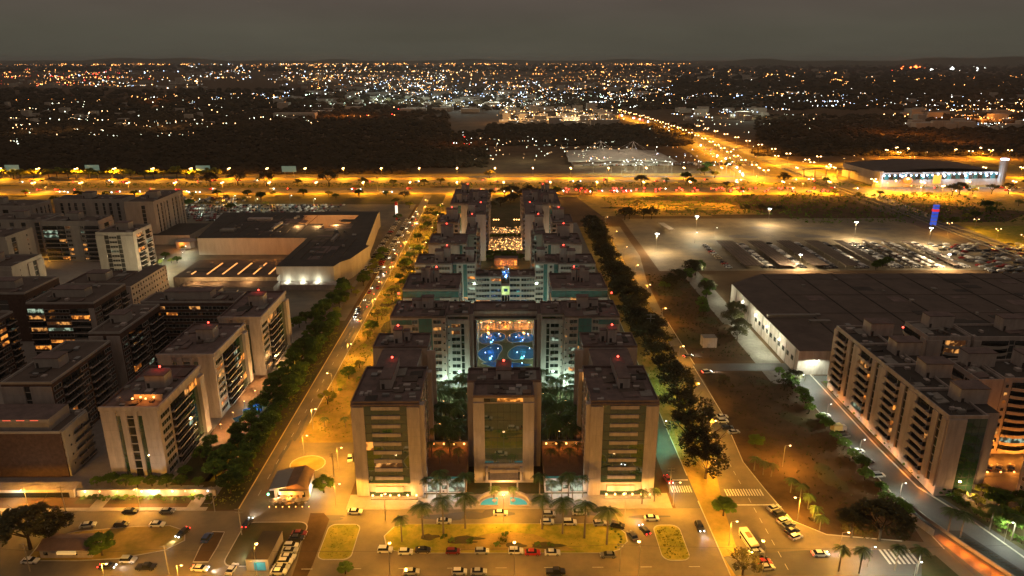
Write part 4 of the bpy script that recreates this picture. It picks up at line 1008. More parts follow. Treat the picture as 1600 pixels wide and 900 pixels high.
for i in range(24):
    b = MB(); b.box(0,.2,-.25,0,0,6.8); b.build('wall_rib', M['grey'], th, (-195+i*2.6,398,.3))
b = MB(); b.box(-187,-133,384,396,0,6); b.m[0] = 1; b.build('annex', [M['grey'], M['roofdark']], th)
for x in (-180,-168,-150): glow(th, (x,392,9), WARM, 2600, .5)
for x in (-190,-165,-150): glow(th, (x,445,9), ORG, 5200, .6)
th = thing('warehouse', 'low dark warehouse with a rounded white end left of the mall', 'warehouse')
b = MB(); b.box(-262,-232,505,545,0,7); b.m[0] = 1; b.build('wall', [M['cream'], M['roofblack']], th)
b = MB(); b.tube((-232,498,0),(-232,498,5),7,7,12); b.build('round_end', M['white'], th); glow(th, (-232,488,5), ORG, 2500, .4)
# right mall
th = thing('shopping_mall', 'vast low mall on the right with a dark seamed roof, white-lit side wall', 'shopping mall')
roofpoly(th, [(125.5,277),(330,277),(330,391),(148,391),(125.5,372)], 11, 'white', 'roofdark')
for i in range(9):
    b = MB(); b.box(0,.5,0,112,0,.35); b.build('roof_seam', M['roofblack'], th, (149+i*20,278,11.01))
for j in range(4):
    b = MB(); b.box(0,180,0,.3,0,.2); b.build('roof_seam', M['roofdark'], th, (149,296+j*28,11.01))
b = MB(); b.box(126.5,150,318,320,11,12.4); b.build('roof_box', M['conc'], th); b = MB(); b.box(144,154,311,313,11,12); b.build('roof_box', M['conc'], th)
for i in range(10):
    b = MB(); b.box(-.12,0,0,2.4,0,2.0); b.build('window', M['glass'], th, (125.5,282+i*5.2,4.5))
for i in range(14):
    b = MB(); b.box(-.2,0,0,.3,0,10.8); b.build('wall_rib', M['conc'], th, (125.5,280+i*10.2 if i < 9 else 371,0))
for i, y in enumerate((298,314,330,350,372,388,420)):
    glow(th, (119.5+i*.6,y,7), (.95,1,.72), 3300 if i < 4 else 1500, .5)
    b = MB(); b.ball((0,0,0), .5); b.build('wall_light', M['b_wh'], th, (125.0,y,8)) if y < 372 else None
lamp('wh', 126.5, 270.5, 'bright white lamp in front of the right mall corner', None); lamp('wh', 131.5, 274, 'white lamp behind the stepped apartment block corner', None)
# car shelters in the open car park
cp = thing('car_shelter', '', 'car shelter')
b = MB(); b.box(0,15,0,66,2.6,2.8,0); b.build('roof', M['roofdark'], cp)
for i in range(1, 5):
    b = MB(); b.box(3*i,3*i+.12,0,66,2.8,2.9); b.build('roof_seam', M['roofblack'], cp)
for i in range(7):
    for x in (.5, 14.3):
        b = MB(); b.box(x,x+.2,1+i*10.6,1.2+i*10.6,0,2.6); b.build('post', M['pole'], cp)
for i, (x, w) in enumerate(((155,.80),(178,.72),(199.5,.70),(220.5,.66),(242,.42),(262.5,.16),(276.5,.14),(291,.30))):
    use(cp, (x,436.5,0), 0, f'long dark car shelter roof in the open car park, {nth(i)} from the left' if i else 'long dark car shelter roof at the left end of the open car park', 'car shelters', (w,1,1))
th = thing('bus_shelter', 'tilted long yellowish canopy at the edge of the car park', 'canopy')
b = MB(); b.box(-2.4,2.4,-12,12,3.0,3.3); b.build('roof', M['cream'], th)
for y in (-11,0,11):
    b = MB(); b.box(-.1,.1,y,y+.2,0,3); b.build('post', M['pole'], th)
th.location = (128,548,0); th.rotation_euler = (0,0,R(8))
th = thing('guard_hut', 'small white windowless hut alone on the dark wasteland', 'hut')
b = MB(); b.box(93,99.5,307,312,0,5); b.m[0] = 1; b.build('wall', [M['white'], M['conc']], th); b = MB(); b.box(95,96.2,306.9,307,.1,2.1); b.build('door', M['grey'], th)
_r = random.Random(55)
for th_, (xa, xb, ya, yb), z_ in ((th, (0,0,0,0), 0),): pass
for nm_, (xa, xb, ya, yb), z_, n_ in (('shopping_mall.001', (150,322,282,386), 11.01, 46), ('shopping_mall', (-132,-104,410,548), 12.61, 26), ('shopping_mall', (-208,-142,482,555), 12.01, 22), ('market_hall', (-194,-140,402,432), 7.61, 8)):
    t_ = bpy.data.objects[nm_]
    for i in range(n_):
        b = MB(); k_ = _r.random()
        if k_ < .45: w_ = _r.uniform(1,2.6); b.box(0,w_,0,w_,0,_r.uniform(.5,1.4)); b.build('roof_vent', M[_r.choice(['metal','conc','grey'])], t_, (_r.uniform(xa,xb-3),_r.uniform(ya,yb-3),z_))
        else: b.box(0,_r.uniform(5,18),0,_r.uniform(2,9),0,.03+.004*i); b.build('roof_patch', M[_r.choice(['roofblack','roofdark','roof','conc' if k_ > .93 else 'roofdark'])], t_, (_r.uniform(xa,xb-18),_r.uniform(ya,yb-9),z_))
# ================================================================== SMALL STREET BUILDINGS
th = thing('restaurant_kiosk', 'corner kiosk restaurant with a two-tone pitched roof and orange-lit terrace', 'restaurant')
b = MB(); b.prism([(-72,188.5),(-61.2,188.5),(-62,197.5),(-73,197.5)], 0, 3.6, 0, 0); b.build('wall', M['white'], th)
b = MB(); b.add([(-73,187.5,4.0),(-67.8,187.5,4.9),(-68.4,198.2,4.9),(-73.8,198.2,4.0),(-73,187.5,3.6),(-67.8,187.5,3.6),(-68.4,198.2,3.6),(-73.8,198.2,3.6)], [(0,1,2,3),(4,5,1,0),(5,6,2,1),(6,7,3,2),(7,4,0,3)]); b.build('roof', M['metal'], th)
b = MB(); b.add([(-67.7,187.5,4.9),(-64.4,187.5,5.9),(-61.3,187.5,3.9),(-61.8,198.2,3.9),(-64.6,198.2,5.9),(-68.3,198.2,4.9),(-67.7,187.5,3.6),(-61.3,187.5,3.6)], [(0,1,4,5),(1,2,3,4),(0,6,7,2,1)]); b.build('pitched_roof', M['tile'], th)
b = MB(); b.box(-70,-62.5,186.9,187.4,2.4,3.7); b.build('signboard', M['cream'], th)
for i in range(5):
    b = MB(); b.box(0,.9,-.1,0,0,2.1); b.build('door' if i == 2 else 'window', M['gold' if i % 2 else 'glass'], th, (-71+i*1.9,188.45,.15))
glow(th, (-66.5,186,2.8), ORG, 1300, .3); glow(th, (-60.4,191,2.8), (.85,1,.9), 900, .3); glow(th, (-70,186.2,3.0), WARM, 700, .3)
b = MB(); b.ball((0,0,0), .35); b.build('green_light', M['b_gr'], th, (-73.4,187.2,2.5))
up = thing('terrace_table', '', 'parasol table')
b = MB(); b.tube((0,0,0),(0,0,.72),.05,.05,5); b.tube((0,0,.72),(0,0,.76),.5,.5,8); b.build('table', M['white'], up)
b = MB(); b.tube((0,0,.76),(0,0,2.2),.03,.03,4); b.build('pole', M['metal'], up); b = MB(); b.tube((0,0,2.0),(0,0,2.5),1.25,.05,8); b.build('parasol', M['tent'], up)
for i in range(6): use(up, (-71.3+i*1.95,184.9+(i%2)*.5,0), 0, f'small table with a pale parasol on the kiosk terrace, {nth(i)} from the avenue', 'terrace tables of the kiosk')
for i in range(7):
    t = place(MB().tube((0,0,0),(0,0,.6),.05,.05,4,0).ball((0,0,.7),.14,1).mesh('light', [M['metal'], M['b_or']]), 'bollard_light', None, (-72+i*2,183.3,0)); tag(t, f'low orange bollard light before the kiosk terrace, {nth(i)} from the avenue', 'bollard light', 'bollard lights at the kiosk')
th = thing('container_shop', 'dark box-shaped shop with a teal lit front at the bottom left', 'shop')
b = MB(); b.prism([(-69.4,156),(-63.4,156),(-63.2,168),(-68.6,168)], 0, 3.6, 1, 0); b.build('wall', [M['grey'], M['roofblack']], th)
b = MB(); b.box(-67.2,-64.2,155.8,156,.3,2.8); b.build('shop_front', bulbm('teal_screen', (.05,.30,.36), .35), th); b = MB(); b.box(-69,-67.6,155.8,156,2.9,3.1); b.build('sign', M['white'], th)
glow(th, (-66,154.6,2.6), TEAL, 90, .3); glow(th, (-70.6,161,2.8), (.8,1,.9), 600, .3)
island('traffic_island', [(-131,160.4),(-117,160.2),(-106,161),(-95,164.4),(-91.2,168.6),(-93,173),(-98.5,175.4),(-108,175.2),(-124,173),(-132,170)], 'sand')
island('traffic_island', [(-85.2,159.4),(-81,159.4),(-80.8,166),(-81.4,172.4),(-85,172.6),(-86,166)], 'waste')
island('traffic_island', arcpoly(-77,-58,157.6,176.8,3), 'grassdark')
island('round_island', [(-67+6*math.cos(2*math.pi*i/16), 208+5.4*math.sin(2*math.pi*i/16)) for i in range(16)], 'sand')
th = thing('low_house', 'low tiled house with a lit awning between two dark trees at lower left', 'house')
b = MB(); b.box(-127.5,-113.5,161.5,167.5,0,3,0); b.build('wall', M['white'], th)
b = MB(); b.add([(-128,160.8,3),(-113,160.8,3),(-113,168.2,3),(-128,168.2,3),(-128,164.5,4.2),(-113,164.5,4.2)], [(0,1,5,4),(2,3,4,5),(0,4,3),(1,2,5)]); b.build('roof', M['tile'], th)
b = MB(); b.box(-122,-117,160.2,160.8,2.1,2.9); b.build('awning', bulbm('lit_awning', (1,.62,.2), .45), th)
for i in range(3):
    b = MB(); b.box(0,1.2,-.08,0,1,2.0); b.build('window', M['glass'], th, (-126.5+i*4,161.5,0))
# right-hand cutting with its amber wall
th = thing('cutting_wall', 'long concrete parapet dividing the estate road from the amber-lit cutting', 'retaining wall')
W0 = [(122.0,186),(124.2,176),(127.4,165.5),(131,156),(134,148)]
for a, c in zip(W0, W0[1:]):
    b = MB(); b.prism([(a[0],a[1]),(c[0],c[1]),(c[0]+.5,c[1]),(a[0]+.5,a[1])], 0, 1.1, 0, 0); b.build('parapet', M['conc'], th)
b = MB(); b.add([(121,185,.08),(119.6,176,.08),(121.8,168.2,.08),(121.2,185,2.2),(119.8,176,2.4),(122.0,168.2,2.4)], [(0,1,4,3),(1,2,5,4),(5,4,1,2)]); b.build('panel', M['white'], th)
sheet('cutting_floor', [(122,168.6),(124.6,169.4),(131,154),(133,148),(127,148)], .075, 'tile')
for i in range(4): glow(None, (124.6+i*1.7, 165-i*4.4, 1.6), ORG, 600, .3)
sheet('cutting_track', [(127.6,171),(131.6,171),(140,148),(134.6,148)], .077, 'roofblack')
b = MB()
for i in range(16): b.box(129.6+i*.48,131.4+i*.48,168-i*1.2,168.4-i*1.2,.08,.16)
tag(b.build('sleepers', M['bark']), kind='stuff')
# ================================================================== FAR LANDMARKS
th = thing('tent_hall', 'wide tensile tent-roof hall with two pairs of white masts beyond the highway', 'event hall')
b = MB(); v = []; nx, ny = 16, 8
for j in range(ny+1):
    for i in range(nx+1):
        x = -70+140*i/nx; y = -60+120*j/ny; e = min(1, 1.35*(1-abs(x)/78))*min(1, 1.6*(1-abs(y)/70))
        z = 5+6*max(0, e)+5*math.exp(-((x+22)**2+(y)**2)/260)+5*math.exp(-((x-22)**2+(y)**2)/260); v.append((x*(1-.1*j/ny), y, z))
b.add(v, [(j*(nx+1)+i, j*(nx+1)+i+1, (j+1)*(nx+1)+i+1, (j+1)*(nx+1)+i) for j in range(ny) for i in range(nx)]); b.build('tent_roof', M['tent'], th)
b = MB(); b.box(-64,64,-54,50,0,5.2); b.build('wall', M['white'], th)
for sx2 in (-22,22):
    for dx in (-6,6):
        b = MB(); b.tube((sx2+dx,-20,6),(sx2,0,24),.5,.3,6); b.build('mast', M['white'], th)
    for dx, dy in ((-24,-20),(24,-20),(-20,24),(20,24)):
        b = MB(); b.tube((sx2,0,25),(sx2+dx,dy,10),.15,.15,4); b.build('cable', M['white'], th)
for i in range(5): glow(th, (-56+i*28,-64,9), (.95,1,.75), 6500, 1)
for x in (-40,0,40): glow(th, (x,-30,42), (1,.85,.65), 14000, 2)  # added lights above the tent to brighten its fabric
th.location = (150,960,0)
th = thing('stadium_store', 'long store building with a blue-lit glazed front and round corner towers beyond the highway', 'store')
b = MB(); b.box(0,135,0,75,0,15,0); b.m[0] = 1; b.build('wall', [M['grey'], M['roofdark']], th)
b = MB()
n = 20; b.add([(135*i/n, yy, 15+4*math.sin(math.pi*i/n)) for yy in (0,75) for i in range(n+1)], [(i,i+1,n+2+i,n+1+i) for i in range(n)]); b.add([(135*i/n, 0, z_) for z_ in (0,1) for i in range(n+1)][:0] or [(0,0,15),(0,0,15.01),(1,0,15)], [(0,1,2)]); b.build('vaulted_roof', M['roofdark'], th)
for i in range(27):
    b = MB(); b.box(0,4.4,-.6,0,0,5.5); b.build('window', M['tglass' if i % 2 else 'glass'], th, (i*5,-.05,7.5))
for i in range(22):
    b = MB(); b.ball((0,0,0), .8); b.build('wall_light', M['b_bl'], th, (4+i*6,-1.2,13 if i > 9 else 12))
    if i % 4 == 0: glow(th, (4+i*6,-6,10), (.55,.75,1), 5000, 1)
for x, r_ in ((-2,5),(137,4)):
    b = MB(); b.tube((x,0,0),(x,0,17 if x < 0 else 27),r_,r_,12,0); b.build('corner_tower', M['grey'], th)
b = MB(); b.box(60,68,-1.5,-.1,3,12); b.build('sign', bulbm('orange_sign', (1,.40,.04), 1.0), th); b = MB(); b.ball((0,0,0),4.5,0,10,6,.8); b.build('orange_dome', bulbm('orange_dome', (1,.22,.02), 1.2), th, (30,-3,7)); b = MB(); b.box(134,140,-2,2,27,28.5); b.build('tower_lamps', M['b_bl'], th)
for i in range(5): glow(th, (10+i*28,-26,10), (1,.62,.3), 3000, 1)
th.location = (398,745,0); th.rotation_euler = (0,0,R(4))
th = thing('sign_tower', 'tall blue illuminated sign pylon with white rings on the right', 'sign pylon')
b = MB(); b.box(-2,2,-1.2,1.2,0,17); b.build('post', bulbm('blue_sign_face', (.05,.13,.85), .5), th)
for z in (3,6,9,15): b = MB(); b.box(-2.1,2.1,-1.3,1.3,z,z+.5); b.build('ring', M['white'], th)
b = MB(); b.box(-2.3,2.3,-1.5,1.5,11.5,13.5); b.build('sign', bulbm('red_sign_face', (.8,.03,.04), .7), th); th.location = (351,563,0)
th = thing('sign_tower', 'striped white and red illuminated pylon beside the mall car park', 'sign pylon')
for i, (z0, z1, m_) in enumerate(((0,3,'red'),(3,13,'white'),(13,16,'red'))):
    b = MB(); b.box(-.9,.9,-.9,.9,z0,z1); b.build('sign', bulbm('white_sign_face', (1,.85,.7), 1.2) if i == 1 else M[m_], th)
th.location = (-92,585,0)
th = thing('footbridge_station', 'curved dark station canopy over the road at the interchange', 'station')
b = MB(); n = 14; b.add([(x_, y_, 9+3*math.sin(math.pi*i/n)) for x_, y_ in ((0,0),(10,0)) for i in range(n+1)][:0] or [((-5 if k == 0 else 5), -34+68*i/n, 8+4*math.sin(math.pi*i/n)) for k in (0,1) for i in range(n+1)], [(i,i+1,n+2+i,n+1+i) for i in range(n)]); b.build('roof', M['roofdark'], th)
for i in range(6):
    for x in (-4,4):
        b = MB(); b.tube((x,-30+12*i,0),(x,-30+12*i,9),.4,.4,5); b.build('column', M['conc'], th)
th.location = (372,800,0); th.rotation_euler = (0,0,R(72))
for i, (px, py) in enumerate(((20,268),(145,268),(318,269),(452,270))):
    x, y = G(px, py, 7); th = thing('billboard', f'lit billboard beside the far highway, {nth(i)} from the left edge' if i else 'lit billboard beside the far highway nearest the left edge', 'billboard', (x,y,0), 0, 'billboards along the highway')
    b = MB(); b.box(-8,8,-.3,.3,8,14.5); b.build('panel', bulbm('billboard_face', (.4,.6,.45), .16) if i == 0 else bpy.data.materials['billboard_face'], th)
    for dx in (-5,5): b = MB(); b.tube((dx,0,0),(dx,0,8),.3,.3,5); b.build('post', M['pole'], th)

sheet('dirt_strip', [(-56.5,150),(-53,150),(-52.4,158),(-52.6,178),(-55,181),(-59,181),(-57,160)], .052, 'waste')
sheet('car_park_verge', [(228,566),(420,575),(500,640),(480,700),(150,700),(180,600)], .047, 'waste')
sheet('orange_field', [(100,606),(230,606),(205,668),(96,668)], .062, 'sand')
for i in range(5): glow(None, (120+i*22, 640, 11), NAH, 20000, .5)  # added lights to brighten the field, without lamp posts

# worn patches, tyre-dark lanes, scrub and litter of small plants on the open ground
r = random.Random(31)
def patch(name, cx, cy_, rx, ry, z, m, n=14):
    a0 = r.uniform(0,6); sheet(name, [(cx+rx*(1+.25*math.sin(2*a+a0)+.18*math.sin(5*a+a0))*math.cos(a), cy_+ry*(1+.25*math.sin(3*a+a0)+.15*math.sin(4*a))*math.sin(a)) for a in [2*math.pi*i/n for i in range(n)]], z, m)
for i in range(16): patch('dirt_patch', r.uniform(-70,-52), r.uniform(235,640), r.uniform(2,5), r.uniform(4,16), .05+.002*i, r.choice(['grass','waste','grassdark']))
for i in range(5): patch('dirt_patch', r.uniform(92,114), r.uniform(180,270), r.uniform(3,8), r.uniform(3,9), .07+.002*i, r.choice(['grassdark','grassdark','waste']))
for i in range(10): patch('dirt_patch', r.uniform(90,112), r.uniform(300,420), r.uniform(3,8), r.uniform(5,14), .07+.002*i, r.choice(['grassdark','waste']))
for i in range(9): patch('dry_patch', r.uniform(-28,28), r.uniform(165,173), r.uniform(1.5,4), r.uniform(.8,1.6), .136+.002*i, r.choice(['sand','grassdark','grass']))
for i in range(8): patch('asphalt_patch', r.uniform(-60,60), r.choice([r.uniform(152,159), r.uniform(177,181)]), r.uniform(3,9), r.uniform(.8,1.8), .046+.0015*i, 'asphalt')
for i in range(8): patch('asphalt_patch', r.uniform(-79,-75.6), r.uniform(200,420), r.uniform(.6,1.1), r.uniform(8,18), .058+.0015*i, 'asphalt')
for i in range(14): patch('dirt_patch', r.uniform(90,330), r.uniform(600,690), r.uniform(8,26), r.uniform(3,8), .068+.002*i, r.choice(['waste','grassdark']))
for i in range(14): patch('dirt_patch', r.uniform(-600,600), r.choice([r.uniform(746,772), r.uniform(690,708)]), r.uniform(8,30), r.uniform(3,7), .05+.002*i, r.choice(['grassdark','waste','grass']))
for i in range(8): patch('oil_stain', r.uniform(130,330), r.uniform(512,560), r.uniform(6,18), r.uniform(2,6), .06+.002*i, 'asphalt')
b = MB()
for i in range(24): b.box(-77.75,-77.6,190+i*9,193+i*9,.09,.1)
for i in range(10): b.box(-55+i*13,-52+i*13,156.4,156.55,.09,.1)
for i in range(12): b.box(75.2+i*.0,75.35,150+i*5,152.4+i*5,.09,.1)
tag(b.build('lane_marking', M['paint']), kind='structure')
def scrub(name, label, spots, m):
    w = MB()
    for (x0,x1,y0,y1,n,s0,s1) in spots:
        for i in range(n):
            x, y = r.uniform(x0,x1), r.uniform(y0,y1); s = r.uniform(s0,s1)
            for k in range(5):
                a = r.uniform(0,6.28); d = s*r.uniform(.2,1); h = s*r.uniform(.5,1.2); n0 = len(w.v)
                w.v += [(x,y,0.03),(x+d*math.cos(a),y+d*math.sin(a),h*.6),(x+d*.6*math.cos(a+.6),y+d*.6*math.sin(a+.6),h)]; w.f.append([n0,n0+1,n0+2]); w.m.append(0)
    tag(w.build(name, M[m]), label, 'scrub', None, 'stuff')
scrub('scrub', 'low scrub and tufts on the dark wasteland', [(88,118,176,276,500,.3,.9),(88,112,295,425,600,.4,1.1)], 'leafdark')
scrub('scrub', 'dry tufts of grass on the sandy verge and islands', [(-73,-49,225,640,3200,.2,.8),(-33,32,164,174.6,700,.12,.35),(-51,-43.5,161,175,160,.15,.4),(43.5,50,160,173,160,.2,.6),(60,71,200,300,500,.2,.6),(-92,-83,185,335,900,.2,.7)], 'leafbright')
scrub('scrub', 'scrub on the field before the highway', [(95,240,604,690,900,.6,1.8),(240,460,570,700,1400,.6,2.2),(-500,500,745,773,1500,.6,1.8)], 'leaf')
# ================================================================== TREES
def row(kind, x0, y0, x1, y1, step, what, where, grp, s=1.0, jit=.8):
    n = int(math.hypot(x1-x0, y1-y0)/step)+1; r = random.Random(int(x0*3+y0)+n)
    for i in range(n):
        t = i/max(1, n-1)
        tree(kind if isinstance(kind, str) else r.choice(kind), x0+(x1-x0)*t+r.uniform(-jit,jit), y0+(y1-y0)*t+r.uniform(-jit,jit),
             f'{what}, {nth(i)} {where}', grp, s*r.uniform(.85,1.2))
row('leafy',-87.0,192,-88,335,4.6,'green hedge tree beside the left avenue','from the street corner','hedge trees along the left avenue',1.05)
row('leafy',-95.2,200,-95.4,338,6.2,'small dark tree behind the left footpath','from the street wall','trees behind the left footpath',.95)
row(['leafy','bright'],-90,342,-86,470,7.5,'bushy tree between the mall and the avenue','from the road bend','trees beside the mall',1.0,2.5)
row('leafy',-98,345,-96,400,6,'dark tree in front of the mall wall','from the road bend','dark trees before the mall wall',1.05,2.5)
row('leafy',-108,330,-96,352,6,'dark tree at the green lawn behind the left tower','from the tower','trees at the left lawn',1.0,2)
row('dark',65.0,209,66.5,300,9.2,'wide thin-crowned verge tree beside the right street','from the zebra crossing','near trees of the right verge',.98,1.2) if False else None
row('bare',65.5,208,68.5,296,10.0,'wide thin-crowned tree on the right verge','from the zebra crossing','thin-crowned trees of the right verge',1.4,1.6)
row(['dark','bare','dark'],67,303,67,556,7.4,'dark spreading tree on the right verge','beyond the thin-crowned trees','dark trees of the right verge',1.25,2.5)
row('leafy',117,176,118.5,276,6.3,'small dark tree at the wasteland edge by the estate road','from the bottom','trees at the wasteland edge',.68,1.2)
row('bush',134.3,196,134.2,268,4.5,'clipped shrub below the stepped apartment block','from its green end wall','shrubs by the stepped block',.9,.4)
row('bright',-680,806,-330,806,12,'yellow-green tree lit by highway lamps','from the left edge','lit trees of the far highway',2.6,4)
row(['bright','bare'],-320,760,-90,756,30,'lamp-lit tree in the highway median','from the billboards','median trees of the highway',1.7,4)
row(['bright','leafy'],-420,694,-120,694,26,'tree between the highway and the market car park','from the left','car park edge trees',1.2,3)
row('dark',-12,690,30,706,8,'dark domed tree in the clump behind the complex','from the left','dark clump behind the complex',.95,3)
row(['dark','leafy'],95,395,125,432,6.5,'dense dark tree in the clump before the right mall','from the street','dark clump before the right mall',.95,4)
row(['dark','leafy'],102,350,122,398,7,'dense dark tree beside the mall service yard','from the wasteland hut','dark trees beside the service yard',.85,4)
row('dark',111,318,121,345,8,'broad dark tree hiding the mall wall','from the hut','dark trees hiding the mall wall',.9,2)
row('dark',98,584,124,592,8,'dark round tree left of the open car park','from the avenue','round trees left of the car park',1.05,3)
row('dark',214,612,245,612,8,'dark flat-topped tree at the orange field edge','from the left','trees at the orange field edge',.8,2)
row('leafy',239,437,252,446,4.6,'small tree between the car shelters','from the mall','small trees between the shelters',.8,1.5)
row(['bare','bright'],330,690,560,700,22,'leafless lamp-lit tree before the blue-lit store','from the left','trees before the blue-lit store',1.3,8)
row(['leafy','bright'],360,560,470,640,17,'bushy tree beside the railway embankment','from the blue pylon','trees beside the railway',1.3,8)
row(['leafy','bright'],180,770,300,900,22,'roadside tree in the interchange verge','from the highway','trees in the interchange',1.5,12)
for i, (px, py, k, s, lab) in enumerate((
    (48,858,'dark',1.35,'huge dark tree at the lower left corner beside the tiled house'),(88,842,'dark',.85,'dark tree overlapping the huge one at the lower left'),(160,868,'leafy',1.15,'dense round tree at the right end of the tiled house'),
    (506,770,'leafy',.9,'round dark tree right of the kiosk restaurant'),(512,632,'bright',1.35,'large round olive tree by the avenue junction'),(545,592,'leafy',.9,'green palm-like tree on the sandy verge'),
    (562,575,'bright',.9,'pale bush-like tree on the sandy verge, below the lamp'),(575,530,'bright',1.0,'yellow-green tree on the sandy verge'),(568,545,'bright',.6,'small orange-lit tree on the sandy verge'),
    (590,500,'bright',1.0,'yellow-green tree at the left foot of the gate building'),(605,478,'bright',1.0,'lamp-lit tree left of the third row block'),(612,460,'bright',1.1,'lamp-lit tree beside the queue of cars'),(625,440,'leafy',.9,'green tree left of the fourth row block'),
    (630,420,'bright',1.0,'yellow tree on the verge beside the mall corner'),(640,405,'leafy',.9,'small green tree left of the fifth row block'),(648,390,'bright',.9,'yellow tree on the verge further up the avenue'),(655,375,'bright',.9,'pale orange tree on the upper verge'),
    (660,360,'bright',1.0,'sprawling lamp-lit tree on the upper verge'),(622,345,'leafy',1.1,'dark tree beside the striped pylon'),(640,325,'bright',1.5,'olive round tree at the top of the avenue'),(632,312,'bare',1.0,'bare tree against the orange highway verge'),
    (1102,748,'bare',1.25,'wide leafless tree with visible branches beside the zebra crossing'),(1085,705,'bare',1.1,'second wide leafless tree above the zebra crossing'),(1130,806,'leafy',1.05,'small round tree beside the second zebra crossing'),
    (1180,700,'leafy',.9,'dark small tree at the edge of the wasteland'),(1373,845,'dark',1.35,'big dark tree right of centre at the bottom'),(1330,840,'dark',.95,'dark tree left of the big dark one at the bottom'),(1400,800,'leafy',.8,'dark tree by the estate road parapet'),
    (1160,898,'bare',.8,'brown bare tree cut by the bottom edge'),(540,897,'leafy',.6,'dark treetop cut by the bottom edge'),(1500,782,'bright',.8,'yellow-lit bush tree at the corner of the stepped block'),(1535,775,'bright',.9,'amber-lit tree in the right garden'),
    (1570,830,'leafy',1.2,'large green garden tree at the right edge'),(1600,800,'leafy',1.2,'green tree cut by the right edge'),(1470,528,'leafy',.1,'tiny shrub on the mall roof edge'),
    (905,303,'bare',1.2,'flat-topped tree behind the complex on the right'),(935,298,'bright',1.3,'bright green lamp-lit tree beside the highway'),(995,322,'dark',.7,'dark tree beside the highway queue'),(1160,305,'bright',1.8,'green lamp-lit tree in the highway median'),(1135,300,'dark',1.2,'dark domed tree in the highway median'),
    (480,545,'leafy',1.0,'tree in the garden behind the tree-shaped pool'),(465,560,'leafy',.8,'small tree in the garden by the parasols'),(330,700,'leafy',.8,'dark tree beside the left pool deck'),(318,720,'leafy',.9,'dark tree before the beige tower'),(290,745,'leafy',.6,'shrubby tree behind the guard wall'),
    (1240,600,'bare',.7,'sparse dark tree at the end of the link road'),(1225,610,'bare',.6,'small sparse tree on the wasteland'),(1130,600,'bare',.5,'small bare tree beside the white car'),(1470,395,'bare',.4,'small tree in the open car park'))):
    x, y = G(px, py); tree(k, x, y, lab, None, s)
for i in range(34):
    y = 318+i*9.4; x = random.Random(i).uniform(-69,-52); k = ['bright','leafy','bright','bare'][i%4]
    tree(k, x, y, f'lamp-lit tree on the verge beside the complex, {nth(i)} of those up the avenue', 'verge trees up the avenue', random.Random(i+9).uniform(.75,1.25)*(.75 if k == 'bare' else 1))
for i in range(16):
    rr_ = random.Random(i+200); tree(['bright','dark','leafy'][i%3], -60+i*52+rr_.uniform(-12,12), rr_.choice([750,765,806,700]), f'roadside tree along the highway behind the complex, {nth(i)} from the left', 'highway trees behind the complex', rr_.uniform(1.2,2.0)*(.7 if i%3 == 1 else 1))
for i in range(18):
    rr_ = random.Random(i+300); x_, y_ = G(rr_.uniform(0,640), rr_.uniform(306,330)); tree(['bright','leafy'][i%2], x_, max(575, y_), f'small tree in the market car park, {nth(i)} listed', 'market car park trees', rr_.uniform(1.0,1.6))
for (x_, y_) in ((-215,415),(-226,400),(-205,440),(-220,430),(-235,400)): glow(None, (x_,y_,9), (1,.85,.5), 5200, .5)  # extra lights added over the garden square to lift its ground
for i in range(40):
    rr_ = random.Random(i+500); y = 232+i*10; x = rr_.uniform(-72,-50)
    tree('bush', x, y, f'amber-lit bush on the sandy verge beside the complex, {nth(i)} up the avenue', 'bushes on the sandy verge', rr_.uniform(.7,1.5))
row('leafy',-131,195.5,-99,195.5,4.2,'dark leafy tree between the left tower and guard wall','from the left','trees behind the guard wall',.62,.8)
row('bush',-131,188,-92,188,2.6,'bush planted before the guard wall','from the left','bushes before the guard wall',.9,.5)
row(['leafy','bright'],146,183,156,160,4.0,'lush garden tree in the lower right garden','from the stepped block','lush trees of the lower right garden',.9,2.5)
row('bush',136,191,147,160,2.4,'bush along the curved kerb of the estate road','from the stepped block','bushes along the curved kerb',1.2,.7)
row('gpalm',150,176,160,158,4.5,'garden palm at the lower right corner','from the stepped block','garden palms of the lower right corner',.9,2)
for (x_, y_) in ((147,180),(152,170),(143,186)): glow(None, (x_,y_,3.2), WARM, 1300, .3)  # warm lights added for the garden trees, no fixtures drawn
for s in (-1, 1):
    for (x_, y_, pw) in ((27,290,2600),(38,291,2600),(18,291,2200),(30,329,2600),(42,329,2000),(33,367,2600),(20,398,1800),(36,414,2400),(28,424,1800),(34,468,2600),(33,482,2200),(24,452,1800)):
        glow(None, (s*x_-.3, y_, 5), (.80,1,.74) if y_ < 400 else (1,.80,.5), pw, .4)  # lights added in the row gaps to brighten the rear facades
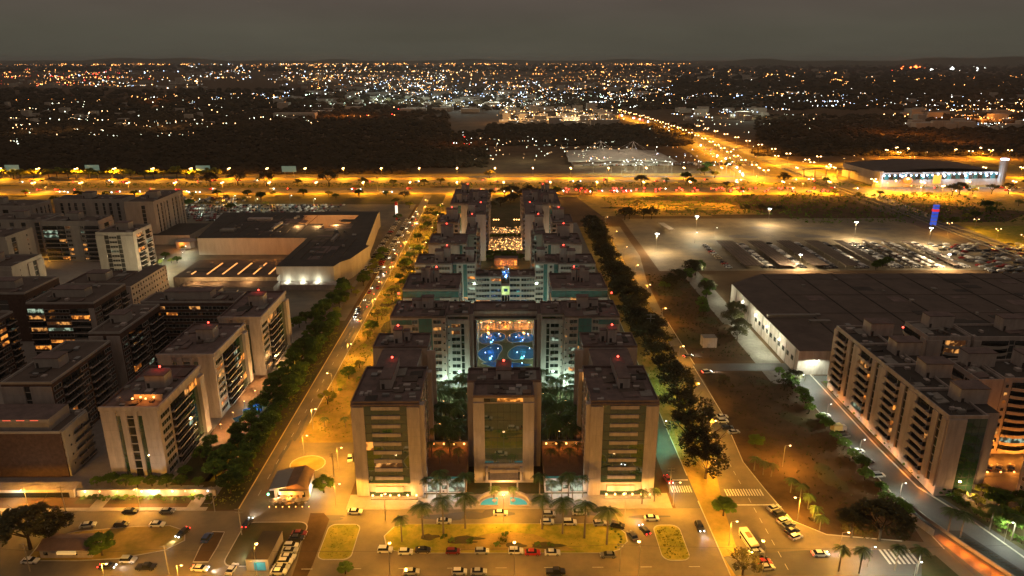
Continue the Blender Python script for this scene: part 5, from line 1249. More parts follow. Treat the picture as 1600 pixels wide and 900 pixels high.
# palms
for i, (px, py) in enumerate(((628,847),(661,840),(693,834),(727,826),(847,827),(879,834),(913,841),(948,851))):
    x, y = G(px, py); tree('palm', x, y, f'royal palm on the plaza island, {nth(i)} from the left' if i else 'royal palm at the left end of the plaza island', 'royal palms of the plaza', .9 if i in (0,) else 1.32)
for i, (px, py) in enumerate(((688,778),(728,782),(843,782),(888,778),(772,782),(802,782),(1003,788),(1022,784))):
    x, y = G(px, py); tree('palm' if i < 4 else 'spalm', x, y, f'palm close to the front of the central complex, {nth(i)} of the eight', 'palms before the front towers', 1.05 if i < 4 else 1.1)
for s in (-1, 1):
    r = random.Random(9+s)
    for i in range(30):
        x = s*(13.6+12.4*((i%4)+.5)/4)-.5+r.uniform(-1.4,1.4); y = 214+(i//4)*6.2+r.uniform(-2,2)
        tree('gpalm', x, y, f'tall garden palm {"left" if s < 0 else "right"} of the middle tower, {nth(i//4)} row back, {nth(i%4)} from the tower', f'garden palms {"left" if s < 0 else "right"} of the middle tower', r.uniform(.95,1.35))
    for i in range(4):
        tree('gpalm', s*(14.6+3.2*i)-.6, 187.0+(i%2)*1.2, f'slim palm in front of the {"left" if s < 0 else "right"} pavilion, {nth(i)} from the middle', 'slim palms before the pavilions', .8)
        tree('spalm', s*(15+3*i)-.6, 200+(i%2)*4, f'potted palm on the {"left" if s < 0 else "right"} terracotta deck, {nth(i)} from the middle tower', 'palms on the podium decks', 1.15, None, 5.05)
for i in range(7): tree('spalm', -13+4.2*i, 333.5+(i%2)*3, f'amber-lit palm at the back of the pool court, {nth(i)} from the left', 'palms of the pool court', 1.1)
for i, (px, py) in enumerate(((508,668),(540,668),(620,470))):
    x, y = G(px, py); tree('spalm', x, y, f'short palm on the sandy verge, {nth(i)} up the avenue', 'short palms on the verge')
for i, (px, py) in enumerate(((1178,735),(1192,742),(1205,745),(1235,770),(1250,780),(1262,795),(1272,815),(1280,830))):
    x, y = G(px, py); tree('spalm', x, y, f'palm beside the right parking kerb, {nth(i)} from the top', 'palms beside the right kerb', 1.15)
for i, (px, py) in enumerate(((1310,893),(1342,896),(1398,892),(1432,897),(1480,835),(1545,830),(1580,845),(1500,840))):
    x, y = G(px, py); tree('palm', x, y, f'palm in the lower right gardens, {nth(i)} from the left', 'palms of the lower right', .95)
for i, (x, y) in enumerate(((-10.5,197.0-13.8),(-.5,169.5),(-15.5,167.2),(12.2,165.0),(8.8,165.2),(-17.8,168.6),(-2.5,165.2),(-10.0,166.8))):
    tree('bush', x, y if i else 166.5, f'leafy bush on the plaza island, {nth(i)} planted', 'bushes of the plaza island', .8)
for i in range(9):
    t = place(MB().ball((0,0,.25),.38,0,7,4,.7).mesh('small_shrub', [M['leaf']]), 'small_shrub', None, (30.5+2.1*math.sin(i*.45),164.2+i*1.15,.12)); tag(t, f'tiny round shrub along the right end of the plaza island, {nth(i)} from the south', 'shrub', 'tiny shrubs of the island')
th = thing('flower_bed', 'round agave flower bed in the middle of the plaza island', 'flower bed', (-1.2,167.4,0))
b = MB(); b.tube((0,0,0),(0,0,.35),1.5,1.3,14); b.build('bed', M['sand'], th)
b = MB(); r = random.Random(4)
for i in range(46):
    a = r.uniform(0,6.28); q = r.uniform(.1,1.2); p = Vector((q*math.cos(a), q*math.sin(a), .35)); d = Vector((math.cos(a+.5), math.sin(a+.5), 0))*.12
    b.add([tuple(p-d), tuple(p+d), tuple(p+Vector((.35*math.cos(a), .35*math.sin(a), .8)))], [(0,1,2)])
b.build('leaves', M['leafbright'], th)

# ================================================================== LAMPS
for i in range(14): lamp('nav', -71.4, 232+i*31, f'street lamp on the verge of the left avenue, {nth(i)} from the junction', 'street lamps of the left avenue', math.pi if i % 2 else 0)
for i in range(9): lamp('nav', -57.5, 248+i*46, f'street lamp among the verge trees, {nth(i)} from the junction', 'verge lamps by the complex', 0)
for i, (x, y) in enumerate(((-35.8,177.2),(-.9,176.4),(35,176.8))): lamp('na', x, y, f'street lamp on the north edge of the plaza island, {nth(i)} from the left', 'street lamps of the plaza', math.pi/2)
for i, x in enumerate((-64,-30,2,34,66)): lamp('fr', x, 149.5, f'assumed street lamp of the frontage road below the plaza, {nth(i)} from the left', 'street lamps of the frontage road', math.pi/2)  # assumed lamps, made tall and open to light the tower fronts
for i, (x, y) in enumerate(((-69.5,213),(-56,205),(-52,184.2),(51,184))): lamp('na', x, y, f'street lamp at the road corners of the complex, {nth(i)} met from the avenue', 'corner street lamps', 0)
for i, (x, y) in enumerate(((-146,185),(-112,184.8),(-158,158),(-104,150.8),(-84.5,150))): lamp('na' if i < 2 else 'nav', x, y, f'street lamp at the lower left streets, {nth(i)} listed clockwise', 'street lamps of the lower left', -math.pi/2 if i < 2 else 0, .85)
for i, (x, y) in enumerate(((72.6,222),(74.5,252),(77.6,290),(80.5,340),(80.3,380),(80.6,420),(81,465),(81,510),(81,560))): lamp('nav', x, y, f'street lamp of the right avenue under the trees, {nth(i)} from the front', 'street lamps of the right avenue', 0)
for i, (x, y) in enumerate(((62.3,165),(86,176),(64.8,196),(92.5,205),(91,160))): lamp('na', x, y, f'street lamp near the right zebra crossings, {nth(i)} from the bottom', 'street lamps at the right junction', 0 if i != 1 else math.pi)
lamp('grn', 58.2, 222, 'greenish street lamp lighting the narrow street beside the right front tower', None, math.pi); lamp('grn', 58.2, 262, 'second greenish street lamp under the verge trees', None, math.pi)
for i in range(4): lamp('wh', 121.6, 186+i*26, f'pale street lamp of the estate road, {nth(i)} from the bottom', 'estate road lamps', 0, .75)
for i, (x, y) in enumerate(((97,156),(140.8,166),(148,163),(106,150))): lamp('wh', x, y, f'white lamp in the lower right corner area, {nth(i)} from the left', 'white lamps at lower right', 0, .8)
for s in (-1, 1):
    for i, (x, y) in enumerate(((-24,286),(-25,258),(-20,260),(-38,290))): lamp('teal', refl(x-.3, x+.3, s)[0]+.3, y, f'cool courtyard floodlight {["behind","beside","before","under"][i]} the {"left" if s < 0 else "right"} gate wing', 'courtyard floodlights')
    for i in range(7): lamp('gar', s*(15.5+(i%3)*4.2)-.6, 219+i*6.0, f'amber garden lamp among the {"left" if s < 0 else "right"} palms, {nth(i)} from the front', 'garden lamps of the palm gardens')
    for i in range(2): lamp('teal', refl(-22, -21, s)[0], 326+i*36, f'cool floodlight in the {"left" if s < 0 else "right"} gap between rows, {nth(i)} from the gate', 'gap floodlights')
for i in range(6): lamp('gar', -12.5+i*4.8, 332, f'amber lamp at the back of the pool court, {nth(i)} from the left', 'amber lamps of the pool court', 0, 1.5)
for x in (-9,0,9): glow(None, (x,335.5,3.5), ORG, 1800, .3)
for i in range(5): lamp('gar', -11+i*5.4, 476, f'amber lamp before the lit terraces, {nth(i)} from the left', 'terrace front lamps', 0, 1.4)
for i in range(9): tree('leafy', -10.5+(i%5)*5, 458+(i//5)*9, f'dark tree behind the garden pavilion, {nth(i)} planted', 'trees behind the pavilion', .85)
for i in range(6): tree('leafy', -10+i*4.2, 520, f'dark tree between the two lit terraces, {nth(i)} from the left', 'trees between the terraces', .7)
row('dark',-8,640,18,690,9,'dark tree in the park behind the complex','from the terraces','trees of the dark park',.8,5)
for i, (px, py) in enumerate(((1025,395),(1087,365),(1200,352),(1334,375),(1450,385),(1085,380),(1116,372))):
    x, y = G(px, py); lamp('mast' if i < 5 else 'wh', x, y, f'floodlight mast of the open car park, {nth(i)} from the left' if i < 5 else f'white lamp by the car park gate, {nth(i-5)} from the avenue', 'floodlight masts of the car park' if i < 5 else None, 0, .8 if i < 5 else 1)
for i in range(6): lamp('mast', 165+i*24, 434, f'floodlight at the mall edge of the car park, {nth(i)} from the left', 'floodlights at the mall roof edge', 0, .62) if i in (1,5) else None
for i, (px, py) in enumerate(((1522,362),(1556,378),(1595,388),(1480,368))): x, y = G(px, py); lamp('na2', x, y, f'lamp post on the verge beside the railway, {nth(i)} met', 'lamp posts by the railway', 0, 1.1)
for i in range(38): lamp('big', -700+i*43, 802, f'tall highway lamp on the far side of the highway, {nth(i)} from the left', 'highway lamps, far row', math.pi/2)
for i in range(34): lamp('big', -660+i*47, 706, f'tall highway lamp on the near side of the highway, {nth(i)} from the left', 'highway lamps, near row', math.pi/2)
def along(pts, step):
    out = []
    for a, c in zip(pts, pts[1:]):
        L = math.hypot(c[0]-a[0], c[1]-a[1]); n = max(1, int(L/step))
        out += [(a[0]+(c[0]-a[0])*k/n, a[1]+(c[1]-a[1])*k/n) for k in range(n)]
    return out
for i, (x, y) in enumerate(along(P((968,181),(1010,194),(1060,212),(1110,236),(1160,268),(1215,296)), 38)): lamp('big', x, y, f'tall lamp along the diagonal highway, {nth(i)} from the far end', 'lamps of the diagonal highway', 0, 1.15)
for i, (x, y) in enumerate(along(P((1090,208),(1150,228),(1230,256),(1330,292)), 45)): lamp('big', x, y, f'tall lamp on the right carriageway of the diagonal highway, {nth(i)} from far', 'lamps of the right diagonal carriageway', 0, 1.1)
r = random.Random(5)
for i in range(38):
    px = r.uniform(1130,1595); py = r.uniform(244, 300) if px < 1350 else r.choice([r.uniform(244,258), r.uniform(296,318)]); x, y = G(px, py); lamp('big' if i % 2 else 'nav', x, y, f'highway lamp in the orange-lit interchange on the right, {nth(i)} listed', 'interchange lamps', r.uniform(0,6), 1.0)
for i in range(34):
    px = r.uniform(905,1150); py = 262+(px-905)*.03+r.uniform(-3,10); x, y = G(px, py); lamp('wh', x, y, f'white lamp in the car park before the tent hall, {nth(i)} listed', 'lamps before the tent hall', r.uniform(0,6), 1.5)
for i in range(7): lamp('wh', -330+i*26, 632+(i%2)*16, f'white lamp over the market car park, {nth(i)} from the left', 'market car park lamps', 0, 1.2)
for i, (px, py) in enumerate(((255,415),(285,405),(250,430),(225,440),(290,395),(330,390))): x, y = G(px, py); lamp('wh', x, y, f'white lamp in the garden square before the market hall, {nth(i)} listed', 'garden square lamps', 0, .6)
for i, (px, py) in enumerate(((30,425),(40,400),(45,415),(55,465),(72,300),(60,330))): x, y = G(px, py); lamp('na', x, y, f'street lamp in the orange alley of the left estate, {nth(i)} listed', 'alley lamps', 0, .7)
for i in range(12):
    px, py = 205+i*9, 448-i*6; x, y = G(px, py+r.uniform(-8,12)); tree('bright' if i % 2 else 'leafy', x, y, f'small pale-lit tree in the garden square, {nth(i)} from the corner', 'small trees of the garden square', .8)
up = thing('utility_pole', '', 'utility pole')
b = MB(); b.tube((0,0,0),(0,0,9),.16,.11,6); b.build('pole', M['conc'], up)
for z in (7.6,8.6):
    b = MB(); b.box(-1.1,1.1,-.06,.06,z,z+.14); b.build('crossarm', M['conc'], up)
for i, (px, py) in enumerate(((968,893),(264,897),(103,800),(47,893),(378,836),(522,745),(336,800),(1046,770),(1014,540),(590,300))):
    x, y = G(px, py); use(up, (x,y,0), 0, f'concrete utility pole with two crossarms, {["right of centre at the bottom","at the bottom left","beside the guard wall","left of the tiled house","left of the kiosk","beside the left front tower","at the wall gateway","at the right street corner","among the right verge trees","beyond the mall car park"][i]}', None, 1 if i < 8 else 1.8)
wire = MB()
for (a, c) in (((-186,157.5,8.6),(-139,155.6,8.6)),((-139,155.6,8.6),(-92,154,8.6)),((-92,154,8.6),(28,154.8,8.6)),((28,154.8,8.6),(140,154,8.6))):
    pr = None
    for k in range(13):
        t = k/12; p = (a[0]+(c[0]-a[0])*t, a[1]+(c[1]-a[1])*t, a[2]-4*t*(1-t)*1.3)
        if pr: wire.tube(pr, p, .035, .035, 3, 0, False)
        pr = p
tag(wire.build('overhead_wire', M['dframe']), 'thin black overhead wire along the bottom street', 'wire')

# ================================================================== CARS
XR = 0.0; YR = math.pi/2
cars = [(602,862,'suv','white',0,'black and white suv parked at the left end of the plaza kerb',0),(634,865,'hatchback','white',0,'white hatchback parked second from the left at the plaza kerb',0),
 (661,862,'sedan','black',0,'black car parked in palm shade at the plaza kerb',0),(708,864,'hatchback','dark red',0,'dark red car parked at the plaza kerb',0),(753,864,'hatchback','silver',0,'silver car parked beside a bush at the plaza kerb',0),
 (806,864,'suv','white',0,'white suv parked left of the red car',0),(832,866,'sedan','red',0,'bright red car parked at the plaza kerb',0),(863,866,'sedan','white',0,'white sedan parked right of the red car',0),(950,870,'sedan','grey',math.pi,'grey sedan at the right end of the plaza kerb',0),
 (643,896,'sedan','silver',0,'silver sedan in the bottom row left of centre',0),(718,896,'hatchback','white',0,'white car in the bottom row',0),(748,896,'sedan','silver',0,'silver car next to the white one in the bottom row',0),(868,896,'pickup','black',0,'black pickup truck at the bottom edge',0),
 (555,802,'sedan','white',0,'white sedan at the left front corner of the complex',0),(782,804,'sedan','white',0,'white car with red tail lights before the entrance pools',0),(694,817,'sedan','white',0,'white car between the second and third plaza palms',0),
 (858,806,'hatchback','silver',0,'silver car behind the fifth plaza palm',0),(905,803,'sedan','white',0,'white car behind the seventh plaza palm',0),(855,818,'hatchback','white',0,'white hatchback parked north of the plaza island',0),(890,819,'suv','white',0,'white van-like suv parked north of the plaza island',0),
 (937,820,'hatchback','silver',.1,'silver hatchback beside the last plaza palm',0),(965,824,'suv','black',-.3,'dark suv at the right end of the plaza island',0),(1018,812,'sedan','white',0,'white sedan at the right front corner of the complex',0),
 (988,840,'sedan','grey',1.9,'grey car with orange lights rounding the island',0),(1007,831,'hatchback','black',1.9,'black hatchback with red tail lights leaving the plaza',1),(1044,752,'sedan','red',-1.35,'red car coming down the narrow right street with headlights on',1),
 (1093,826,'suv','black',-1.5,'dark car with white headlights on the right street',1),(1128,653,'sedan','white',.1,'white car at the top of the parked group on the right avenue',0),(1129,660,'suv','white',.1,'white suv in the parked group on the right avenue',0),
 (1136,670,'sedan','black',.1,'black car in the parked group on the right avenue',0),(1146,677,'sedan','silver',.2,'silver car with a bright light in the parked group on the right avenue',0),
 (1209,796,'sedan','silver',.4,'silver car first in the slanted parking row right of the crossing',0),(1217,805,'suv','black',.4,'black suv second in the slanted parking row',0),(1224,816,'hatchback','white',.4,'white hatchback third in the slanted parking row',0),
 (1231,823,'sedan','grey',.4,'grey car fourth in the slanted parking row',0),(1237,832,'sedan','black',.4,'black car fifth in the slanted parking row',0),(1243,841,'hatchback','silver',.4,'silver car last in the slanted parking row',0),
 (1281,868,'sedan','white',0,'white car with headlights on the bottom right street',1),(1181,865,'sedan','white',.3,'white car behind the long white bus',0),(1185,873,'suv','black',.2,'black car behind the bus',0),(1193,881,'sedan','red',.1,'bright red car parked below the bus',0),(1197,889,'sedan','silver',.1,'silver car below the red one',0),
 (1288,651,'sedan','white',.1,'white car at the far end of the estate road',0),(1318,683,'sedan','grey',.2,'dark grey car beside the yellow truck',0),(1340,707,'sedan','white',.1,'white car in the middle of the estate road',0),(1354,723,'sedan','black',.1,'black car on the estate road',0),(1372,745,'suv','silver',.1,'silver suv on the estate road nearest the bend',0),
 (547,719,'hatchback','white',-1.4,'small white car alone on the sandy side street',0),(387,820,'sedan','black',1.45,'dark car with white headlights leaving the avenue',1),(204,801,'sedan','black',0,'dark car parked left on the lower left street',0),(262,801,'sedan','grey',0,'dark grey car with shine parked by the guard wall',0),
 (190,822,'hatchback','dark',0,'dark car beside the round tree',0),(246,822,'sedan','white',0,'white sedan on the lower left street',0),(286,835,'hatchback','black',-1.9,'black car with red tail lights turning at lower left',1),(48,879,'sedan','white',0,'white sedan at the far lower left',0),
 (201,878,'suv','silver',0,'silver suv at the bottom left street',0),(229,889,'pickup','black',0,'black pickup with headlights at the bottom left',1),(313,891,'sedan','white',-.1,'white sedan with headlights at the bottom left',1),(168,888,'hatchback','dark',0,'dark car with red and white glare at the bottom left',1),(138,823,'sedan','silver',.2,'silver car half hidden behind the round tree',0),
 (324,843,'suv','blue',1.5,'dark blue van on the small traffic island lane',0),(363,892,'sedan','white',1.45,'white car beside the container shop',0),
 (468,836,'sedan','dark red',0,'dark red car at the top of the packed row by the kiosk',0),(464,843,'sedan','black',0,'black car second in the packed row by the kiosk',0),(455,855,'hatchback','white',0,'white car third in the packed row by the kiosk',0),(453,863,'sedan','silver',0,'silver car fourth in the packed row by the kiosk',0),
 (450,873,'sedan','white',0,'white car fifth in the packed row by the kiosk',0),(446,880,'hatchback','white',0,'white hatchback sixth in the packed row by the kiosk',0),(440,889,'sedan','silver',0,'silver car seventh in the packed row by the kiosk',0),(436,896,'sedan','white',0,'white car last in the packed row by the kiosk',0),
 (1104,583,'suv','white',.2,'white suv glaring with headlights beside the right avenue',1),(1075,558,'sedan','grey',.3,'grey car turning at the wasteland corner',1),(1024,513,'sedan','black',-1.55,'dark car with red tail lights on the right avenue',1),(1057,581,'hatchback','dark',-1.55,'dark car with red tail lights under the verge trees',1),
 (560,483,'sedan','white',-1.6,'white car with headlights at the near end of the avenue traffic',1),(556,495,'sedan','dark',-1.6,'dark car in front of the white one on the avenue',1),(601,428,'sedan','white',-1.57,'white car leading the avenue queue',1),(594,425,'hatchback','dark',1.57,'dark car beside the avenue queue',0),(643,385,'sedan','white',-1.57,'white car higher up the avenue queue',1),(652,350,'suv','white',-1.57,'bright white car far up the avenue',1),
 (1505,758,'sedan','white',.1,'white car in the right estate courtyard',0),(1525,733,'sedan','black',.9,'black car parked under the amber lamps',0),(1545,733,'sedan','dark',.9,'dark car parked second under the amber lamps',0),(1560,733,'sedan','grey',.9,'grey car parked third under the amber lamps',0),(1580,733,'sedan','black',.9,'black car parked last under the amber lamps',0)]
for (px, py, k, c, rz, lab, on) in cars:
    x, y = G(px, py); car(k, c, x, y, rz, lab, None, bool(on))
th = thing('bus', 'long white bus with an orange stripe and dark windows on the right avenue', 'bus', (*G(1169,850),.04), -1.45)
b = MB(); b.box(-3.9,3.9,-1.15,1.15,.45,2.7); b.build('body', mat('bus_paint', (.60,.56,.46), .4, .4), th); b = MB(); b.box(-3.3,3.92,-1.18,1.18,1.4,2.2); b.build('windows', M['carglass'], th); b = MB(); b.box(-3.92,3.7,-1.17,1.17,.7,1.0); b.build('stripe', M['tile'], th)
b = MB(); b.box(-1.5,.8,-.6,.6,2.7,2.95); b.build('roof_unit', M['tile'], th)
for wx in (-2.5,2.4):
    for s in (-1,1): b = MB(); b.tube((wx,s*.9,.45),(wx,s*1.18,.45),.45,.45,10); b.build('wheel', M['tyre'], th)
th = thing('delivery_truck', 'small truck with a yellow box body on the estate road', 'truck', (*G(1309,674),.05), .2)
b = MB(); b.box(-2.6,1.0,-1.1,1.1,.7,2.9); b.build('cargo_box', M['ypaint'], th); b = MB(); b.box(1.1,2.8,-1.0,1.0,.5,2.2); b.build('cab', M['white'], th)
for wx in (-1.6,2.0):
    for s in (-1,1): b = MB(); b.tube((wx,s*.85,.42),(wx,s*1.08,.42),.42,.42,8); b.build('wheel', M['tyre'], th)
r = random.Random(12); cc = ['white','white','silver','silver','grey','black','dark','red','white','white','silver','beige']
# avenue queue, kerbside lot, car park rows: individuals while they are large enough
for i in range(20):
    y = 345+i*14+r.uniform(-4,4); scar(-79.6 if i % 2 else -76.2, y, -YR, (q_ := r.choice(cc)), f'{q_} car in the slow traffic on the left avenue, {nth(i)} back from the junction', 'cars queueing on the left avenue')
hl = MB(); tl = MB()
for i in range(26):
    y = 345+i*11; (hl.ball((-79.6+.5,y-2.3,.8),.2,0,5,3), hl.ball((-79.6-.5,y-2.3,.8),.2,0,5,3)) if i % 2 else tl.ball((-76.2,y-2.4,.8),.2,0,5,3)
for j in range(2):
    for i in range(26): scar(-90.5+j*7.5, 430+i*6.2+r.uniform(-.6,.6), r.uniform(-.1,.1), (q_ := r.choice(cc)), f'{q_} car parked between mall and avenue, {["mall","avenue"][j]} side, {nth(i)} from the near end', 'cars parked beside the mall')
rows = [(146.5,1),(169.6,2),(190.5,2),(211,2),(231.5,2),(254.5,2),(267.5,2),(281,2),(298,2)]
for ri, (x, nl) in enumerate(rows):
    for l in range(nl):
        for i in range(9 if nl > 1 else 14):
            if r.random() < .12: continue
            scar(x+l*4.9-1, 440+i*(6.9 if nl > 1 else 4.4)+r.uniform(-.2,.2), r.uniform(-.05,.05)+(math.pi if r.random() < .4 else 0), (q_ := r.choice(cc)), f'{q_} car in the {["leftmost"]+ORD[1:9] if 0 else (["leftmost"]+ORD[1:9])[ri]} car park row, {["left","right"][l]} line, {nth(i)} from the mall', 'cars in the open car park rows')
b = MB(); carst = {}
def massc(x, y, rz, c):
    m = carst.setdefault(c, MB()); ca, sa = math.cos(rz), math.sin(rz)
    q = lambda X_, Y_, Z_: (x+X_*ca-Y_*sa, y+X_*sa+Y_*ca, Z_)
    m.add([q(-2.1,-.85,.3),q(2.1,-.85,.3),q(2.1,.85,.3),q(-2.1,.85,.3),q(-2.1,-.85,.95),q(2.1,-.85,.95),q(2.1,.85,.95),q(-2.1,.85,.95),q(-1.2,-.65,1.42),q(.4,-.65,1.42),q(.4,.65,1.42),q(-1.2,.65,1.42)],
          [(0,1,5,4),(1,2,6,5),(2,3,7,6),(3,0,4,7),(4,5,9,8),(5,6,10,9),(6,7,11,10),(7,4,8,11),(8,9,10,11)])
for (x, nl) in rows:
    for l in range(nl):
        for i in range(26):
            if (i % 27)*2.55 % 6.9 > 2.0 and nl > 1 and r.random() < .9: massc(x+l*4.9-1, 441.6+(i)*2.55, 0, r.choice(['white','white','silver','silver','grey','black']))
for (x0, x1, y0, y1, dx, dy, p) in ((312,395,400,500,5.9,3.1,.5),(-330,-150,585,650,2.8,8,.8),(-330,-250,700-36,690,2.8,8,.6),(100,330,905,940,3,9,.6),(-85,-30,1,2,1,1,0)):
    y = y0
    while y < y1:
        x = x0
        while x < x1:
            if r.random() < p: massc(x, y, YR if dx < dy else 0, r.choice(['white','silver','grey','black','dark','black','dark red']))
            x += dx
        y += dy
for i in range(150):
    x = r.uniform(-600,900); y = r.choice([716,720,732,736,781,790]); massc(x, y, 0, r.choice(['white','silver','black','red']))
    hl.ball((x+2.4,y-.5,.9),.6,0,5,3) if y < 725 or r.random() < .3 else tl.ball((x-2.4,y-.5,.9),.6,0,5,3)
for i in range(60):
    x = r.uniform(60,330); y = r.choice([714,722,728,735]); massc(x, y, 0, 'black'); tl.ball((x,y-1.2,1.1),.8,0,5,3)
for c, m in carst.items(): tag(m.build('distant_cars', mat('far_paint_'+c, CC[c], .35, .5)), f'mass of small {c} cars parked or driving far off', 'cars', None, 'stuff')
for i in range(40):
    u = r.random(); x, y = G(965+u*200+r.uniform(-4,4), 181+u*u*70+u*25); (hl if r.random() < .5 else tl).ball((x,y,1.2),1.0+1.0*(1-u),0,5,3)
tag(hl.build('headlight_glints', M['b_wh']), 'white headlights of the distant traffic', 'lights', None, 'stuff'); tag(tl.build('tail_light_glints', M['b_tail']), 'red tail lights of the distant traffic', 'lights', None, 'stuff')

# ================================================================== THE CITY BEYOND
clusters = [ # px x0,x1,y0,y1,n, palette
 (0,300,93,104,90,'or'),(95,305,91,94,60,'or'),(0,200,106,136,150,'or2'),(60,330,112,140,110,'mix'),(300,480,98,130,150,'mix'),(0,180,157,162,9,'red'),
 (200,460,150,166,60,'mix'),(380,640,94,106,120,'or'),(430,580,100,112,130,'yel'),(480,760,104,128,190,'yel'),(440,700,120,150,230,'mix'),(470,620,146,170,60,'gr'),
 (620,860,146,172,260,'wh'),(560,860,128,150,150,'mix'),(760,1010,132,165,180,'mix'),(800,1000,150,172,70,'gr'),(780,960,172,196,170,'yel'),(640,1130,94,100,30,'or'),
 (700,1100,98,116,110,'or'),(800,1300,108,132,160,'or'),(0,330,196,222,40,'wh2'),(1000,1300,176,214,40,'wh2'),(900,1400,118,146,170,'yel'),(1000,1300,136,156,120,'mix'),(1100,1420,142,152,70,'yel'),(1000,1600,150,172,110,'mix'),
 (1130,1560,118,140,130,'or'),(1560,1600,116,140,30,'or'),(1396,1446,106,109,26,'redx'),(1390,1460,108,112,20,'redo'),(1450,1545,108,112,12,'whx'),(1222,1246,87,90,8,'wh'),(945,1130,90,91.5,50,'or'),(620,880,93,97,50,'or'),
 (1480,1600,160,180,60,'yel'),(1500,1560,186,193,40,'orb'),(1480,1570,198,206,26,'wh'),(1400,1600,176,200,40,'mix'),(1060,1260,172,195,45,'mix'),(1120,1180,176,186,30,'wh'),
 (0,330,160,200,60,'wh2'),(190,340,194,210,28,'wh2'),(0,40,218,240,10,'wh2'),(340,560,170,200,22,'wh2'),(700,745,214,250,10,'tr'),(760,960,225,262,90,'wh2'),(900,1160,236,262,60,'mix'),
 (520,640,172,190,12,'redo'),(1250,1500,150,172,40,'wh')]
PAL = {'or':['b_or','b_or','b_ye'],'or2':['b_or','b_or','b_ye','b_red'],'mix':['b_wh','b_ye','b_na','b_or','b_wh','b_bl'],'yel':['b_na','b_ye','b_ye','b_wh'],'gr':['b_wh','b_gr2','b_wh'],
       'wh':['b_wh','b_wh','b_bl','b_na'],'wh2':['b_wh3','b_na'],'red':['b_or'],'redx':['b_rd2'],'whx':['b_wh'],'redo':['b_or','b_red'],'orb':['b_or'],'tr':['b_wh','b_tail']}
M['b_rd2'] = bulbm('red_orange_flood', (1,.16,.03), 9); M['b_gr2'] = bulbm('pale_green_bulb', (.7,1,.75), 9); M['b_wh3'] = bulbm('dim_white_bulb', (.9,1,.75), 7)
cl = {}
r = random.Random(3)
for (x0,x1,y0,y1,n,pal) in clusters:
    n = n if n < 31 else int(n*1.45)
    cen = [(r.uniform(x0,x1), r.uniform(y0,y1)) for _ in range(max(2, n//14))]
    for i in range(n):
        if i % 9 == 0: sa = (r.uniform(x0,x1), r.uniform(y0,y1)); sb = (sa[0]+r.gauss(0,(x1-x0)*.14+6), sa[1]+r.gauss(0,(y1-y0)*.12+.6))
        if pal == 'red': px, py = 8+i*18.5, 160+r.uniform(-1,1)
        elif pal not in ('redx','whx') and r.random() < .45: t = (i % 9)/9; px, py = sa[0]+(sb[0]-sa[0])*t, min(y1+1, max(y0, sa[1]+(sb[1]-sa[1])*t))
        elif r.random() < .5: c = r.choice(cen); px, py = c[0]+r.gauss(0,(x1-x0)*.05+3), min(y1, max(y0, c[1]+r.gauss(0,1.0)))
        else: px, py = r.uniform(x0,x1), r.uniform(y0,y1)
        if py < 93.2: py = max(py, 92.6)
        x, y = G(px, py); d = math.hypot(x, y); k = r.choice(PAL[pal])
        z = 9
        if d > 16000: x, y = x*16000/d, y*16000/d; z = 9+max(0, (93.2-G_y) if False else r.uniform(0,30)); d = 16000
        s = d*(.0015 if pal in ('redx','whx') else .00034)*r.choice([.5,.6,.75,.9,1.1,1.7])
        m = cl.setdefault(k, MB()); n0 = len(m.v)
        m.v += [(x+s,y,z),(x-s,y,z),(x,y+s,z),(x,y-s,z),(x,y,z+s),(x,y,z-s)]
        for f in ((0,2,4),(2,1,4),(1,3,4),(3,0,4),(2,0,5),(1,2,5),(3,1,5),(0,3,5)): m.f.append([n0+q for q in f]); m.m.append(0)
for k, m in cl.items(): tag(m.build('city_lights', M[k]), 'scattered lights of the distant city', 'city lights', None, 'stuff')
# far houses and halls: pale boxes in the lit quarters
b = MB()
for (x0,x1,y0,y1,n,w) in ((780,960,170,198,70,26),(430,700,112,170,150,34),(620,860,140,176,80,38),(0,330,100,140,90,50),(760,1300,100,150,160,55),(1060,1200,170,190,25,22),(1400,1600,150,205,45,26),(0,330,165,200,26,18),(160,330,92,100,26,60),(500,560,166,178,4,40)):
    for i in range(n):
        px, py = r.uniform(x0,x1), r.uniform(max(y0,96),y1); x, y = G(px, py); ww = w*r.uniform(.4,1.4); dd = w*r.uniform(.3,.9); h = r.choice([5,7,9,12,16,26 if y > 4000 else 9])
        b.box(x-ww/2,x+ww/2,y,y+dd,0,h,0,False)
tag(b.build('distant_town', M['cream']), 'low pale buildings of the distant town', 'town', None, 'stuff')
# a slab hall that can be told apart and two far tower blocks
for (px, py, w, h, lab) in ((460,186,95,13,'long pale slab building in the dark beyond the wood'),(168,102,120,110,'tall dark tower on the horizon at left'),(215,103,180,60,'broad pale tower block on the horizon at left')):
    x, y = G(px, py); th = thing('distant_building', lab, 'building', (x,y,0))
    c = MB(); c.box(-w/2,w/2,0,w*.25,0,h); c.build('wall', M['cream' if h < 100 else 'roofdark'], th)
    for i in range(6):
        c = MB(); c.box(-w*.46+i*w*.155,-w*.46+i*w*.155+w*.12,-.5,0,h*.45,h*.6); c.build('window', M['glass'], th)
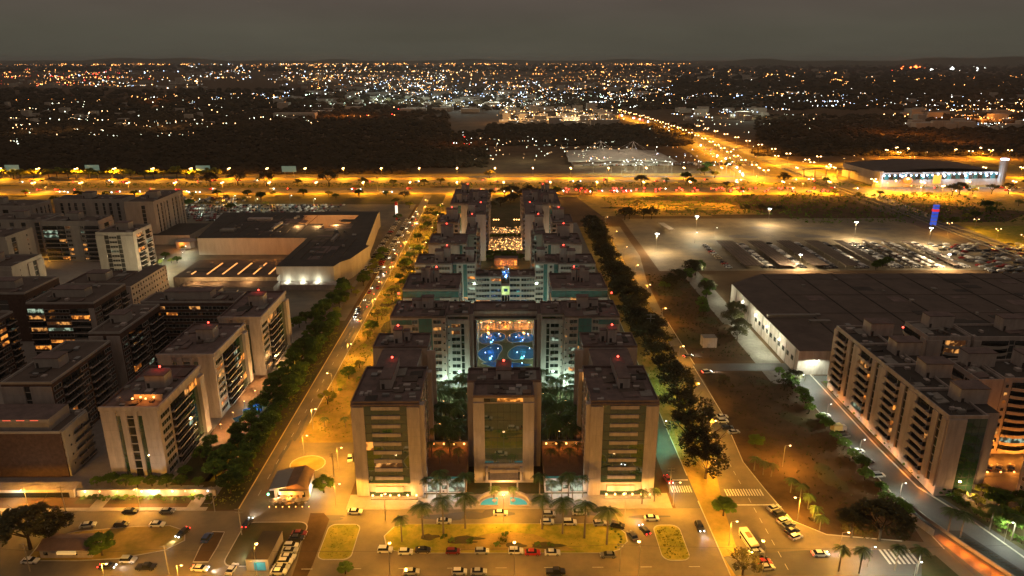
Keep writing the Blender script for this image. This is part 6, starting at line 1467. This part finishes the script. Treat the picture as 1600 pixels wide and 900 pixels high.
# glow pools that light the far quarters
for (px, py, c, pw) in ((845,188,WARM,160000),(900,190,(1,.8,.5),160000),(800,192,WARM,120000),(660,166,(.9,1,.8),300000),(720,168,(.9,1,.85),300000),(600,162,(.7,1,.85),300000),(780,168,(.9,1,.85),200000),(500,125,WARM,600000),(540,185,ORG,120000),(60,208,WARM,16000),(270,203,WARM,40000),(1528,190,ORG,160000),(1420,213,ORG,60000),(1370,209,ORG,30000),(1480,225,ORG,60000),(250,163,ORG,60000),(1160,184,(.9,1,.8),100000),(720,228,ORG,26000),(115,206,WARM,20000),(820,250,(.9,.95,.7),20000),(760,262,(.9,.95,.7),14000)):
    x, y = G(px, py); glow(None, (x, y-15, 32), c, pw, 3)
# dark wood and scrub
w = MB(); r = random.Random(21)
def blob(x, y, s, h):
    n0 = len(w.v); k = 6
    w.v.append((x, y, h))
    for j, (q, zz) in enumerate(((.62,.8),(1.0,.42),(.75,0))):
        for i in range(k):
            a = 2*math.pi*(i+.5*j)/k; rr_ = s*q*r.uniform(.75,1.2); w.v.append((x+rr_*math.cos(a), y+rr_*math.sin(a), h*zz*r.uniform(.85,1.1)))
    for i in range(k): w.f.append([n0, n0+1+i, n0+1+(i+1)%k]); w.m.append(0)
    for j in range(2):
        for i in range(k): a_ = n0+1+j*k; w.f.append([a_+i, a_+k+i, a_+k+(i+1)%k, a_+(i+1)%k]); w.m.append(0)
for (x0,x1,y0,y1,n,sz) in ((0,760,205,262,5200,5),(0,700,172,206,2200,8),(760,1080,196,228,1500,7),(1180,1600,180,244,2600,6),(0,1600,140,172,2200,14),(1050,1600,108,150,1400,24),(0,1600,96,112,1600,40),(0,640,262,272,900,4)):
    for i in range(n):
        px, py = r.uniform(x0,x1), y0+(y1-y0)*r.random()
        x, y = G(px, py); s = sz*r.uniform(.5,1.3); blob(x, y, s, s*r.uniform(.6,1.1))
tag(w.build('dark_wood', mat('dark_wood_leaves', (.040,.030,.016), .95, .05, var=(.085,.058,.032), scale=.02, coords='World', detail=6)), 'dark scrub and wood between the highway and the city', 'wood', None, 'stuff')
# ================================================================== HAZE
hz = MB(); hz.box(-18500,18500,-2500,18800,-1,172); h = hz.build('haze', [])
h['kind'] = 'stuff'
hm = bpy.data.materials.new('haze_air'); hm.use_nodes = True; nn = hm.node_tree; nn.nodes.clear()
out = nn.nodes.new('ShaderNodeOutputMaterial'); pv = nn.nodes.new('ShaderNodeVolumePrincipled')
pv.inputs['Color'].default_value = (.85,.85,.82,1); pv.inputs['Density'].default_value = .00004; pv.inputs['Anisotropy'].default_value = .3
nn.links.new(pv.outputs[0], out.inputs['Volume']); h.data.materials.append(hm)
# ---- drop models that no place used
for pr in list(TP.values())+[list(CP.values())]+[list(LP.values())]:
    for o in pr:
        if o.name not in _used:
            for c in _kids.get(o.name, []): bpy.data.objects.remove(c)
            bpy.data.objects.remove(o)
